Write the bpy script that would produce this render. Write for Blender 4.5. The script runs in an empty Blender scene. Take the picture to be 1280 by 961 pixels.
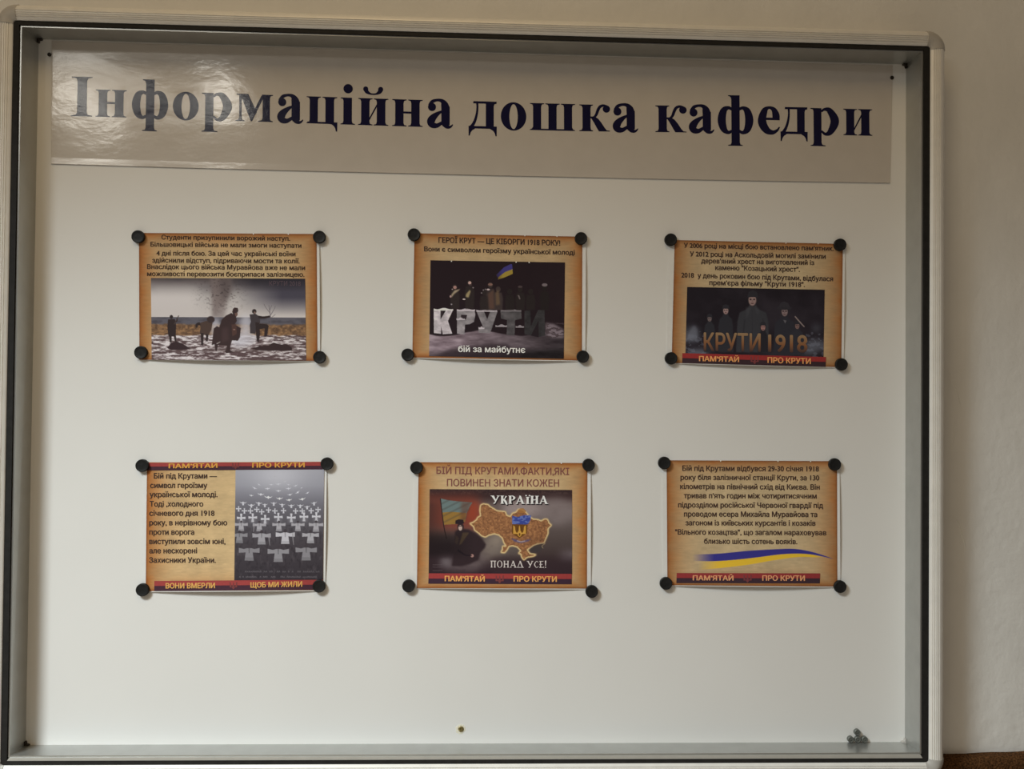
import bpy, bmesh, math, random
import numpy as np
from mathutils import Matrix, Vector
from mathutils.geometry import delaunay_2d_cdt

rng = np.random.default_rng(7)
random.seed(7)
scene = bpy.context.scene
COL = scene.collection

# ------------------------------------------------------------------ camera
F_PX, CX, CY = 960.0, 640.0, 480.5
CAM = np.array([0.01042823, -1.20790043, 0.00166972])
# rows: camera right, camera down, camera forward in world space (X right, Y into the wall, Z up)
ROT = np.array([[0.999298060878912, -0.03573694123899028, 0.01123639419595976],
                [0.011692597131219246, 0.012582305430583984, -0.9998524734991551],
                [0.035590289349386385, 0.9992820205632303, 0.012991331074778349]])
cam_d = bpy.data.cameras.new('camera')
cam_d.sensor_width = 36.0
cam_d.lens = F_PX / 1280.0 * 36.0
cam_d.clip_start = 0.01
cam = bpy.data.objects.new('camera', cam_d)
COL.objects.link(cam)
m = Matrix.Identity(4)
for i in range(3):
    m[i][0] = ROT[0][i]
    m[i][1] = -ROT[1][i]
    m[i][2] = -ROT[2][i]
    m[i][3] = CAM[i]
cam.matrix_world = m
scene.camera = cam

# ------------------------------------------------------------------ light and exposure
scene.view_settings.view_transform = 'Standard'
scene.view_settings.look = 'None'
scene.view_settings.exposure = 0.0
scene.view_settings.gamma = 1.0
scene.view_settings.use_curve_mapping = False
world = bpy.data.worlds.new('room_air')
scene.world = world
world.use_nodes = True
bg = world.node_tree.nodes['Background']
bg.inputs[0].default_value = (1.0, 0.84, 0.69, 1)
bg.inputs[1].default_value = 0.11


def area(name, loc, direction, sx, sy, power, color, spread):
    d = bpy.data.lights.new(name, 'AREA')
    d.shape = 'RECTANGLE'
    d.size, d.size_y = sx, sy
    d.energy = power
    d.color = color
    d.spread = spread
    o = bpy.data.objects.new(name, d)
    COL.objects.link(o)
    o.location = loc
    o.rotation_euler = Vector(direction).to_track_quat('-Z', 'Y').to_euler()
    return o


MAIN = (-1.351, -1.392, 1.304)
yaw, pitch = -0.559, -1.20
area('louvred_ceiling_lamp', MAIN, (math.cos(pitch) * math.cos(yaw), math.cos(pitch) * math.sin(yaw), math.sin(pitch)),
     0.65, 0.57, 82.0, (0.905, 1.0, 1.03), 2.162)
area('warm_ceiling_bounce', (-0.314, -1.37, 1.937), (0, 0.5, -0.8), 1.0, 1.0, 10.5, (1.0, 0.72, 0.36), math.pi)  # added area light standing in for warm bounce off the ceiling
# unseen area lights, added and shaped to make the glare patches on the header
for loc, ln, wd, pw, tilt in (((-1.649, -2.4, 1.417), 0.67, 0.06, 1.6, -15.5), ((-1.857, -2.4, 1.323), 0.29, 0.13, 2.2, -26.0),
                              ((-1.229, -2.4, 1.366), 0.12, 0.07, 1.4, -12.0)):
    t = area('header_glare_light', loc, (0.45, 0.85, -0.33), ln, wd, pw, (1.0, 0.96, 0.86), math.pi)
    t.rotation_euler.rotate_axis('Z', math.radians(tilt))


# ------------------------------------------------------------------ helpers
def at(px, py, y=0.0):
    """photo pixel(s) -> point(s) on the plane at depth y"""
    px = np.asarray(px, float)
    py = np.asarray(py, float)
    d = np.stack([(px - CX) / F_PX, (py - CY) / F_PX, np.ones_like(px)], -1) @ ROT
    t = (np.asarray(y, float) - CAM[1]) / d[..., 1]
    return CAM + d * t[..., None]


def lin(c):
    c = np.asarray(c, float) / 255.0
    return np.where(c <= 0.04045, c / 12.92, ((c + 0.055) / 1.055) ** 2.4)


def albedo(c, white, paper=0.80):
    """printed colour from how it reads beside the plain board, so the light cancels out"""
    return np.clip(lin(c) / lin(white) * paper, 0.0, 0.92)


def material(name, color, rough=0.5, metallic=0.0, spec=0.5, noise=None, bump=None, coat=None):
    mt = bpy.data.materials.new(name)
    mt.use_nodes = True
    nt = mt.node_tree
    b = nt.nodes['Principled BSDF']
    b.inputs['Base Color'].default_value = (*color, 1)
    b.inputs['Roughness'].default_value = rough
    b.inputs['Metallic'].default_value = metallic
    b.inputs['Specular IOR Level'].default_value = spec
    tc = nt.nodes.new('ShaderNodeTexCoord')
    if noise:
        scale, amount, detail = noise
        n = nt.nodes.new('ShaderNodeTexNoise')
        n.inputs['Scale'].default_value = scale
        n.inputs['Detail'].default_value = detail
        r = nt.nodes.new('ShaderNodeValToRGB')
        lo = [max(c * (1 - amount), 0) for c in color]
        hi = [min(c * (1 + amount), 1) for c in color]
        r.color_ramp.elements[0].position = 0.3
        r.color_ramp.elements[1].position = 0.7
        r.color_ramp.elements[0].color = (*lo, 1)
        r.color_ramp.elements[1].color = (*hi, 1)
        nt.links.new(tc.outputs['Object'], n.inputs['Vector'])
        nt.links.new(n.outputs['Fac'], r.inputs['Fac'])
        nt.links.new(r.outputs['Color'], b.inputs['Base Color'])
    if bump:
        for scale, dist, vec in bump:
            mp = nt.nodes.new('ShaderNodeMapping')
            mp.inputs['Scale'].default_value = vec
            n = nt.nodes.new('ShaderNodeTexNoise')
            n.inputs['Scale'].default_value = scale
            n.inputs['Detail'].default_value = 4
            bp = nt.nodes.new('ShaderNodeBump')
            bp.inputs['Strength'].default_value = 1.0
            bp.inputs['Distance'].default_value = dist
            nt.links.new(tc.outputs['Object'], mp.inputs['Vector'])
            nt.links.new(mp.outputs['Vector'], n.inputs['Vector'])
            nt.links.new(n.outputs['Fac'], bp.inputs['Height'])
            if b.inputs['Normal'].links:
                nt.links.new(b.inputs['Normal'].links[0].from_socket, bp.inputs['Normal'])
            nt.links.new(bp.outputs['Normal'], b.inputs['Normal'])
    return mt


def ink(name, rough=0.6, spec=0.12):
    """print whose colours are stored point by point in the sheet's own colour attribute"""
    mt = bpy.data.materials.new(name)
    mt.use_nodes = True
    nt = mt.node_tree
    b = nt.nodes['Principled BSDF']
    a = nt.nodes.new('ShaderNodeAttribute')
    a.attribute_name = 'print'
    nt.links.new(a.outputs['Color'], b.inputs['Base Color'])
    b.inputs['Roughness'].default_value = rough
    b.inputs['Specular IOR Level'].default_value = spec
    return mt


def mesh_obj(name, verts, faces, mat, parent=None, smooth=False, origin=None):
    me = bpy.data.meshes.new(name)
    v = np.asarray(verts, float)
    if origin is not None:
        v = v - np.asarray(origin)
    me.from_pydata(v.tolist(), [], [list(map(int, f)) for f in faces])
    me.update()
    if smooth:
        me.polygons.foreach_set('use_smooth', [True] * len(me.polygons))
    me.materials.append(mat)
    o = bpy.data.objects.new(name, me)
    COL.objects.link(o)
    if parent is not None:
        o.parent = parent
    elif origin is not None:
        o.location = origin
    return o


def fix_normals(o):
    bm = bmesh.new()
    bm.from_mesh(o.data)
    bmesh.ops.recalc_face_normals(bm, faces=bm.faces)
    bm.to_mesh(o.data)
    bm.free()
    return o


def thing(name, label, cat, loc=(0, 0, 0), group=None):
    o = bpy.data.objects.new(name, None)
    o.empty_display_size = 0.05
    COL.objects.link(o)
    o.location = loc
    tag(o, label, cat, group)
    return o


def tag(o, label, cat, group=None):
    o['label'] = label
    o['category'] = cat
    if group:
        o['group'] = group


class Flat:
    """collects flat filled polygons (2-D points) for one printed mesh"""

    def __init__(self):
        self.v, self.f = [], []

    def poly(self, pts):
        k = len(self.v)
        self.v += [tuple(p) for p in pts]
        self.f.append(list(range(k, k + len(pts))))

    def add(self, v, f):
        k = len(self.v)
        self.v += [tuple(p) for p in v]
        self.f += [[i + k for i in q] for q in f]


def union(groups):
    """one clean triangulated outline from overlapping contours; a group of contours is filled by non-zero winding"""
    vs, edges, own = [], [], []
    k = 0
    for gi, loops in enumerate(groups):
        for P in loops:
            n = len(P)
            vs += [(float(q[0]), float(q[1])) for q in P]
            edges += [(k + q, k + (q + 1) % n) for q in range(n)]
            own += [gi] * n
            k += n
    out = delaunay_2d_cdt([Vector(q) for q in vs], edges, [], 0, 1e-7)
    v = np.array([tuple(q) for q in out[0]])
    tri = np.array([list(t) for t in out[2]])
    P = np.array(vs)
    a, b = P[[e[0] for e in edges]], P[[e[1] for e in edges]]
    c = v[tri].mean(1)
    x, y = c[:, :1], c[:, 1:]
    with np.errstate(divide='ignore', invalid='ignore'):
        xc = (b[:, 0] - a[:, 0]) * (y - a[:, 1]) / (b[:, 1] - a[:, 1]) + a[:, 0]
    wn = ((a[:, 1] <= y) & (b[:, 1] > y) & (x < xc)).astype(int) - ((a[:, 1] > y) & (b[:, 1] <= y) & (x < xc)).astype(int)
    starts = np.unique(np.array(own), return_index=True)[1]
    keep = (np.add.reduceat(wn, starts, axis=1) != 0).any(1)
    return v, tri[keep].tolist()


def union_flat(g):
    P = np.array(g.v, float)
    return union([[P[q]] for q in g.f])


def smooth_path(pts, n=8):
    """Catmull-Rom through points of any dimension"""
    p = np.asarray(pts, float)
    p = np.vstack([2 * p[0] - p[1], p, 2 * p[-1] - p[-2]])
    out = []
    for i in range(1, len(p) - 2):
        for t in np.linspace(0, 1, n, endpoint=False):
            a, b, c, d = p[i - 1], p[i], p[i + 1], p[i + 2]
            out.append(0.5 * (2 * b + (c - a) * t + (2 * a - 5 * b + 4 * c - d) * t * t + (3 * b - a - 3 * c + d) * t ** 3))
    out.append(p[-2])
    return np.array(out)


def ribbon_quads(path):
    """path rows (x, y, half width) -> verts and quads of a stroke that swells and thins"""
    s = smooth_path(path)
    d = np.gradient(s[:, :2], axis=0)
    d /= np.maximum(np.linalg.norm(d, axis=1), 1e-9)[:, None]
    nrm = np.stack([-d[:, 1], d[:, 0]], 1)
    w = np.maximum(s[:, 2:3], 1e-4)
    a, b = s[:, :2] + nrm * w, s[:, :2] - nrm * w
    v = np.vstack([a, b])
    n = len(s)
    return v, [[i, i + 1, n + i + 1, n + i] for i in range(n - 1)]


def disc_pts(cx, cy, rx, ry=None, n=28):
    ry = rx if ry is None else ry
    return [(cx + rx * math.cos(2 * math.pi * i / n), cy + ry * math.sin(2 * math.pi * i / n)) for i in range(n)]


# ------------------------------------------------------------------ materials
M_WALL = material('painted_plaster', (0.78, 0.77, 0.74), 0.85, spec=0.2, noise=(9, 0.03, 3),
                  bump=[(60, 0.0012, (1, 1, 1)), (9, 0.004, (1, 1, 0.35))])
M_FLOOR = material('worn_linoleum', (0.30, 0.24, 0.18), 0.5, noise=(5, 0.15, 4))
M_BROWN = material('brown_pile', (0.085, 0.038, 0.014), 0.9, spec=0.1, noise=(420, 0.75, 3), bump=[(300, 0.003, (1, 1, 1))])
M_BOARD = material('white_enamel', (0.80, 0.79, 0.765), 0.5, spec=0.3, noise=(5, 0.012, 2))
M_ALU = material('brushed_aluminium', (0.81, 0.79, 0.745), 0.42, metallic=0.1, noise=(60, 0.03, 2))
M_SIDE = material('grey_liner', (0.48, 0.485, 0.47), 0.3, metallic=0.8, noise=(40, 0.04, 2))
M_CAP = material('grey_plastic', (0.46, 0.44, 0.41), 0.5, noise=(80, 0.05, 2))
M_RUBBER = material('black_rubber', (0.016, 0.015, 0.014), 0.7, spec=0.25, noise=(90, 0.2, 2))
M_TRACK = material('satin_track', (0.55, 0.54, 0.50), 0.4, metallic=0.3, noise=(60, 0.03, 2))
M_DARKMETAL = material('dark_screw', (0.03, 0.022, 0.015), 0.5, metallic=0.4, noise=(400, 0.2, 2))
M_BRASS = material('brass', (0.24, 0.19, 0.075), 0.4, metallic=0.6, noise=(500, 0.3, 2))
M_CHIP = material('chipped_filler', (0.80, 0.76, 0.62), 0.8, noise=(500, 0.1, 2))
M_VINYL = material('glossy_film', (0.59, 0.55, 0.505), 0.13, spec=0.45, noise=(30, 0.02, 2),
                   bump=[(14, 0.0006, (1, 1, 1.6)), (150, 0.00005, (1, 1, 1.5))])
M_NAVY = material('navy_lettering', (0.006, 0.005, 0.036), 0.15, spec=0.3, noise=(40, 0.1, 2),
                  bump=[(14, 0.0006, (1, 1, 1.6)), (150, 0.00005, (1, 1, 1.5))])
M_PAPER = material('white_paper', (0.80, 0.79, 0.77), 0.75, spec=0.2, noise=(200, 0.015, 2))
M_PRINT = ink('printed_colour')
M_MAGNET = material('black_magnet', (0.011, 0.011, 0.011), 0.55, spec=0.3, noise=(300, 0.3, 2))
M_DISC = material('grey_magnet', (0.13, 0.135, 0.12), 0.5, metallic=0.2, noise=(300, 0.25, 2))


def inkcol(name, seen, white):
    c = albedo(seen, white)
    return material(name, tuple(c), 0.6, spec=0.2, noise=(300, 0.05, 2))


# ------------------------------------------------------------------ setting
WALL_Y = 0.008


def box_mesh(name, x0, x1, y0, y1, z0, z1, mat, parent=None):
    v = [(x, y, z) for x in (x0, x1) for y in (y0, y1) for z in (z0, z1)]
    f = [(0, 1, 3, 2), (4, 6, 7, 5), (0, 4, 5, 1), (2, 3, 7, 6), (0, 2, 6, 4), (1, 5, 7, 3)]
    return fix_normals(mesh_obj(name, v, f, mat, parent))


wall = box_mesh('wall_back', -2.2, 2.2, WALL_Y, WALL_Y + 0.12, -1.35, 1.9, M_WALL)
wall['kind'] = 'structure'
floor = box_mesh('floor', -2.2, 2.2, -2.6, WALL_Y + 0.12, -1.45, -1.35, M_FLOOR)
floor['kind'] = 'structure'


def tube(name, pts, r, mat, parent=None, sides=6):
    s = smooth_path(pts, 5)
    v, f = [], []
    for i, p in enumerate(s):
        d = s[min(i + 1, len(s) - 1)] - s[max(i - 1, 0)]
        d /= np.linalg.norm(d)
        a = np.cross(d, [0, 1, 0]); a /= np.linalg.norm(a)
        b = np.cross(d, a)
        rr = r * min(1.0, 0.25 + 1.5 * min(i, len(s) - 1 - i) / len(s) * 2)
        for k in range(sides):
            t = 2 * math.pi * k / sides
            v.append(p + a * math.cos(t) * rr + b * math.sin(t) * rr)
    for i in range(len(s) - 1):
        for k in range(sides):
            k2 = (k + 1) % sides
            f.append((i * sides + k, i * sides + k2, (i + 1) * sides + k2, (i + 1) * sides + k))
    f.append(tuple(range(sides)))
    f.append(tuple(range((len(s) - 1) * sides, len(s) * sides)))
    return fix_normals(mesh_obj(name, v, f, mat, parent, smooth=True))


for crack in ([(70, 182), (85, 205), (95, 240), (100, 258), (115, 285), (128, 330), (140, 365)],
              [(108, 390), (103, 430), (105, 460), (97, 500), (95, 560)],
              [(75, 785), (110, 795), (125, 820), (140, 870), (148, 905), (146, 950)]):
    c = np.array(crack, float)
    tube('plaster_crack', at(1160 + c[:, 0] / 3.2, 400 + c[:, 1] / 3.2, WALL_Y + 0.0002), 0.0011, M_WALL, wall)

# ------------------------------------------------------------------ the display board
DEPTH = 0.0436
back = at([48.4, 1132.5, 1131.0, 32.0], [49.0, 80.6, 927.2, 931.0], 0.0)
front = at([27.3, 1152.2, 1149.8, 12.0], [33.8, 65.2, 940.4, 944.6], -DEPTH)
g_in = at([25.0, 1153.9, 1152.4, 9.5], [31.7, 63.4, 946.8, 950.2], -DEPTH)
g_out = at([18.0, 1161.6, 1159.6, 1.6], [26.2, 58.6, 951.8, 955.6], -DEPTH)

board = thing('display_board', 'large white magnetic notice board recessed in a ribbed aluminium frame on the wall',
              'notice board', (0, WALL_Y, 0))
board_inv = Vector((0, -WALL_Y, 0))


def bpart(name, v, f, mat, smooth=False, parent=None):
    v = np.asarray(v, float) - np.array([0, WALL_Y, 0])
    return fix_normals(mesh_obj(name, v, f, mat, parent or board, smooth))


def prism(q0, q1):
    """eight corners: quad q0 and quad q1"""
    v = list(q0) + list(q1)
    f = [(0, 1, 2, 3), (7, 6, 5, 4)] + [(i, i + 4, (i + 1) % 4 + 4, (i + 1) % 4) for i in range(4)]
    return v, f


def grow(q, d):
    """push a quad TL, TR, BR, BL outwards by d in the board's plane"""
    q = np.array(q)
    s = np.array([[-1, 0, 1], [1, 0, 1], [1, 0, -1], [-1, 0, -1]], float)
    return q + s * d


b0 = grow(back, 0.002)
b1 = b0.copy()
b1[:, 1] = 0.006
bpart('back_panel', *prism(b0, b1), M_BOARD)

fo, bo = grow(front, 0.0024), grow(back, 0.0024)
for i in range(4):
    j = (i + 1) % 4
    bpart('side_panel', *prism([front[i], front[j], fo[j], fo[i]], [back[i], back[j], bo[j], bo[i]]), M_SIDE)

# rubber gasket: one ring with a raised face
v, f = [], []
for ring, d in ((g_in, 0.0), (g_in, 0.0022), (grow(g_out, 0.001), 0.0022), (grow(g_out, 0.001), 0.0)):
    q = ring.copy()
    q[:, 1] = -DEPTH - d
    v += list(q)
for k in range(4):
    for i in range(4):
        j = (i + 1) % 4
        k2 = (k + 1) % 4
        f.append((k * 4 + i, k * 4 + j, k2 * 4 + j, k2 * 4 + i))
bpart('gasket', v, f, M_RUBBER)

# pale sill strip between the bottom liner and the gasket
s0 = np.array([front[3] + [0, 0, -0.0024], front[2] + [0, 0, -0.0024], g_in[2], g_in[3]])
s1 = s0.copy()
s0[:, 1] = -DEPTH - 0.0018
s1[:, 1] = -DEPTH + 0.004
s1[:2, 2] -= 0.0004
bpart('sill_strip', *prism(s0, s1), M_TRACK)

# ribbed rails and rounded corner caps swept along the frame
R_IN = 0.0045
c2 = g_out[:, [0, 2]]
norms = []
for i in range(4):
    e = c2[(i + 1) % 4] - c2[i]
    e /= np.linalg.norm(e)
    norms.append(np.array([-e[1], e[0]]))            # outward for TL>TR>BR>BL
cen = []
for i in range(4):
    n0, n1 = norms[i - 1], norms[i]
    A = np.array([n0, n1])
    cen.append(c2[i] + np.linalg.solve(A, [-R_IN, -R_IN]))
prof = [(0.0, -0.001), (0.0, 0.0030), (0.0010, 0.0042)]
def crown(o):
    return 0.0042 + 0.0040 * math.sin(min(o / 0.0125, 1.0) * math.pi / 2)
for g in (0.0044, 0.0072, 0.0100, 0.0128):
    prof += [(g - 0.0008, crown(g - 0.0008)), (g - 0.0004, crown(g) - 0.0013), (g + 0.0004, crown(g) - 0.0013), (g + 0.0008, crown(g + 0.0008))]
prof += [(0.0150, 0.0079), (0.0180, 0.0067), (0.0205, 0.0047), (0.0228, 0.0020), (0.0243, -0.0012), (0.0252, -0.0055),
         (0.0255, -0.0100), (0.0255, -DEPTH - WALL_Y + 0.0005), (0.0035, -DEPTH - WALL_Y + 0.0005), (0.0035, -0.001)]
cap_prof = [(-0.0003, -0.001), (-0.0003, 0.0038), (0.0012, 0.0054), (0.0060, 0.0080), (0.0120, 0.0090), (0.0155, 0.0084),
            (0.0185, 0.0068), (0.0212, 0.0050), (0.0236, 0.0024), (0.0252, -0.0010), (0.0261, -0.0055), (0.0263, -0.0100),
            (0.0263, -DEPTH - WALL_Y + 0.0005), (0.0030, -DEPTH - WALL_Y + 0.0005), (0.0030, -0.001)]


def sweep(name, stations, profile, mat):
    v, f = [], []
    n = len(profile)
    for pos, nr in stations:
        for o, d in profile:
            p = pos + nr * (R_IN + o)
            v.append((p[0], -DEPTH - d, p[1]))
    for s in range(len(stations) - 1):
        for k in range(n):
            k2 = (k + 1) % n
            f.append((s * n + k, s * n + k2, (s + 1) * n + k2, (s + 1) * n + k))
    f.append(tuple(range(n)))
    f.append(tuple(range((len(stations) - 1) * n, len(stations) * n)))
    return bpart(name, v, f, mat)


for i in range(4):
    sweep('frame_rail', [(cen[i], norms[i]), (cen[(i + 1) % 4], norms[i])], prof, M_ALU)
for i in range(4):
    n0, n1 = norms[i - 1], norms[i]
    t0 = np.array([n0[1], -n0[0]])                    # along the rail before this corner
    t1 = np.array([n1[1], -n1[0]])
    st = [(cen[i] - t0 * 0.0012, n0)]
    a0 = math.atan2(n0[1], n0[0])
    da = (math.atan2(n1[1], n1[0]) - a0 + math.pi) % (2 * math.pi) - math.pi
    for k in range(13):
        a = a0 + da * k / 12
        st.append((cen[i], np.array([math.cos(a), math.sin(a)])))
    st.append((cen[i] + t1 * 0.0012, n1))
    o = sweep('corner_cap', st, cap_prof, M_CAP)
    o.data.polygons.foreach_set('use_smooth', [len(p.vertices) == 4 for p in o.data.polygons])
    o.modifiers.new('edge', 'EDGE_SPLIT').split_angle = math.radians(40)


def round_part(name, centre, profile, mat, n=28, parent=None, wobble=0.0):
    """turned part whose axis points at the room: profile rows are (radius, towards the room)"""
    v, f = [], []
    w = [1 + wobble * (random.random() - 0.5) for _ in range(n)]
    for r, d in profile:
        for k in range(n):
            a = 2 * math.pi * k / n
            v.append((centre[0] + r * w[k] * math.cos(a), centre[1] - d, centre[2] + r * w[k] * math.sin(a)))
    L = len(profile)
    for i in range(L - 1):
        for k in range(n):
            k2 = (k + 1) % n
            f.append((i * n + k, i * n + k2, (i + 1) * n + k2, (i + 1) * n + k))
    f.append(tuple(range(n)))
    f.append(tuple(range((L - 1) * n, L * n)))
    return v, f


SCREW = [(0.0044, 0.0), (0.0044, 0.0006), (0.0036, 0.0014), (0.0020, 0.0017), (0.0016, 0.0009), (0.0004, 0.0009)]
c = at(575.8, 911.0, 0.0)
v, f = round_part('screw', c, [(0.0078, 0.0), (0.0074, 0.0003), (0.0045, 0.0003)], M_CHIP, wobble=0.3)
bpart('chipped_paint', v, f, M_CHIP)
c = at(576.2, 911.0, -0.0003)
s = bpart('screw', *round_part('screw', c, SCREW, M_BRASS, wobble=0.12), M_BRASS)
s['label'] = 'brass screw'
for px, py in ((61.8, 68.2), (1115.0, 97.2)):
    c = at(px, py, -0.0016)
    bpart('screw', *round_part('screw', c, [(r * 0.7, d) for r, d in SCREW], M_DARKMETAL), M_DARKMETAL)

# small corner brackets where liner and panel meet
for i, (sx, sz) in enumerate(((1, -1), (-1, -1), (-1, 1), (1, 1))):
    p = back[i]
    v, f = [], []
    L, T, H = 0.0065, 0.0016, 0.005
    shape = [(0, 0), (L, 0), (L, T), (T * 1.6, T * 1.6), (T, L), (0, L)]
    for y in (-0.0002, -H):
        for a, b in shape:
            v.append((p[0] + sx * (a + 0.0003), y, p[2] + sz * (b + 0.0003)))
    n = len(shape)
    f = [tuple(range(n)), tuple(range(n, 2 * n))] + [(k, (k + 1) % n, (k + 1) % n + n, k + n) for k in range(n)]
    bpart('corner_bracket', v, f, M_DARKMETAL if i != 2 else M_CAP)

# ------------------------------------------------------------------ brown panel at the lower right
pl, pr = at(1172, 945.4, 0.0), at(1280, 941.4, 0.0)
slope = (pr[2] - pl[2]) / (pr[0] - pl[0])
x0 = max(g_out[1][0], g_out[2][0]) + 0.0295
x1 = 2.0
n = 60
v, f = [], []
for k in range(n + 1):
    x = x0 + (x1 - x0) * k / n
    z = pl[2] + slope * min(x - pl[0], 0.5) + 0.0006 * math.sin(k * 1.7)
    for y, dz in ((WALL_Y - 0.0004, 0.0), (-0.004, -0.0008), (-0.009, -0.004), (-0.011, -0.010)):
        v.append((x, y, z + dz))
    v.append((x, -0.011, -1.349))
    v.append((x, WALL_Y - 0.0004, -1.349))
for k in range(n):
    for s in range(6):
        s2 = (s + 1) % 6
        f.append((k * 6 + s, k * 6 + s2, (k + 1) * 6 + s2, (k + 1) * 6 + s))
f.append(tuple(range(6)))
f.append(tuple(range(n * 6, n * 6 + 6)))
panel = fix_normals(mesh_obj('wall_panel', v, f, M_BROWN, origin=(x0, 0, -1.349)))
tag(panel, 'dark brown speckled panel covering the lower wall, its top edge showing right of the board frame', 'panel')

# ------------------------------------------------------------------ header sign
head_y = -0.0012
top_px = np.array([(64.5, 51.2), (400, 60.6), (800, 72.4), (1116, 81.8)])
bot_px = np.array([(63.6, 204.4), (230, 209.4), (400, 213.8), (600, 218.6), (800, 223.0), (960, 225.9), (1112.6, 228.4)])
tt = np.linspace(0, 1, 81)


def along(poly, t):
    x = poly[0, 0] + (poly[-1, 0] - poly[0, 0]) * t
    return x, np.interp(x, poly[:, 0], poly[:, 1])


def head_lift(vv):
    return 0.0006 * np.clip((vv - 0.95) / 0.05, 0, 1) ** 1.6


nv = 40
V = []
for k in range(nv + 1):
    w = k / nv
    xt, yt = along(top_px, tt)
    xb, yb = along(bot_px, tt)
    V.append(at(xt + (xb - xt) * w, yt + (yb - yt) * w, head_y - head_lift(np.full_like(tt, w))))
V = np.array(V)
nx = len(tt)
grid = [(r * nx + c, r * nx + c + 1, (r + 1) * nx + c + 1, (r + 1) * nx + c) for r in range(nv) for c in range(nx - 1)]
hc = np.array([0, -0.0002, float(V[..., 2].mean())])
header = thing('header_sign', 'long glossy grey header strip with navy serif title across the top of the board', 'sign', hc)
hv = V.reshape(-1, 3)
hb = hv + np.array([0, 0.0005, 0])
N = len(hv)
rim = [r * nx for r in range(nv + 1)]
loop = list(range(nx)) + [r * nx + nx - 1 for r in range(1, nv + 1)] + [nv * nx + c for c in range(nx - 2, -1, -1)] + [r * nx for r in range(nv - 1, 0, -1)]
hf = grid + [(q[3] + N, q[2] + N, q[1] + N, q[0] + N) for q in grid]
hf += [(loop[i], loop[i] + N, loop[(i + 1) % len(loop)] + N, loop[(i + 1) % len(loop)]) for i in range(len(loop))]
fix_normals(mesh_obj('film', np.vstack([hv, hb]) - hc, hf, M_VINYL, header))

# lettering: bold serif glyphs drawn in seventh-pixels above the baseline
BX = np.array([88, 140, 316, 435, 509, 604, 690, 732, 838, 993, 1091])
BY = np.array([145.1, 146.3, 151.7, 155.7, 158.0, 160.8, 163.1, 164.0, 165.2, 167.5, 169.7])
Z = 1 / 7.11


def stem(g, xl, xr, y0, y1, bl=27, br=27, tl=27, tr=27, t=10, br_h=22):
    """upright with bracketed serifs: bl/br foot serif reach, tl/tr head serif reach"""
    pts = []
    if bl or br:
        pts += [(xl - bl, y0), (xr + br, y0), (xr + br, y0 + t * .7)]
        if br: pts += [(xr + br * .55, y0 + t), (xr + br * .2, y0 + t * 1.35), (xr, y0 + t + br_h)]
    else:
        pts += [(xl, y0), (xr, y0)]
    if tl or tr:
        if tr: pts += [(xr, y1 - t - br_h), (xr + tr * .2, y1 - t * 1.35), (xr + tr * .55, y1 - t), (xr + tr, y1 - t * .7)]
        pts += [(xr + tr, y1), (xl - tl, y1)]
        if tl: pts += [(xl - tl, y1 - t * .7), (xl - tl * .55, y1 - t), (xl - tl * .2, y1 - t * 1.35), (xl, y1 - t - br_h)]
    else:
        pts += [(xr, y1), (xl, y1)]
    if bl: pts += [(xl, y0 + t + br_h), (xl - bl * .2, y0 + t * 1.35), (xl - bl * .55, y0 + t), (xl - bl, y0 + t * .7)]
    g.poly(pts)


def stroke(g, path):
    g.add(*ribbon_quads(path))


def blob(g, x, y, r, ry=None):
    g.poly(disc_pts(x, y, r, ry))


def gl_I(g):
    stem(g, 57, 143, 0, 352, 55, 50, 52, 48, 11, 26)


def gl_n(g):
    stem(g, 28, 102, 0, 242); stem(g, 170, 245, 0, 242)
    g.poly([(100, 116), (172, 116), (172, 134), (100, 134)])


def gl_i_kr(g, breve=False):
    stem(g, 30, 105, 0, 242); stem(g, 170, 247, 0, 242)
    g.poly([(103, 40), (103, 66), (172, 196), (172, 168)])
    if breve:
        stroke(g, [(68, 322, 20), (82, 300, 17), (108, 284, 9), (137, 280, 7), (166, 284, 9), (192, 300, 17), (206, 322, 20)])
        blob(g, 70, 325, 23); blob(g, 204, 325, 23)


def gl_i(g):
    stem(g, 25, 101, 0, 242, 25, 28, 25, 0)
    blob(g, 66, 322, 42)


def gl_a(g):
    blob(g, 45, 182, 36, 37)
    stroke(g, [(22, 196, 14), (50, 232, 15), (95, 246, 12), (135, 238, 18), (156, 208, 32), (165, 165, 37), (166, 100, 37), (166, 22, 37)])
    g.poly([(128, 190), (203, 190), (203, 30), (128, 30)])
    stroke(g, [(140, 148, 8), (100, 126, 17), (56, 88, 30), (37, 52, 36), (50, 22, 30), (90, 16, 20), (138, 46, 12)])
    stroke(g, [(165, 35, 37), (178, 12, 22), (200, 5, 13), (218, 14, 8), (231, 30, 4)])


def gl_c(g):
    stem(g, 30, 103, 0, 242, 27, 0, 27, 27); stem(g, 170, 247, 0, 242, 0, 0, 27, 27)
    g.poly([(10, 0), (230, 0), (268, 0), (276, -2), (277, 16), (10, 16)])
    g.poly([(200, 0), (277, 16), (276, -66), (264, -66), (258, -38), (246, -18), (228, -4)])


def gl_o(g):
    v = disc_pts(113, 118, 113, 128, 44); w = disc_pts(113, 116, 37, 112, 44)
    g.add(v + w, [[i, (i + 1) % 44, (i + 1) % 44 + 44, i + 44] for i in range(44)])


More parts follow.
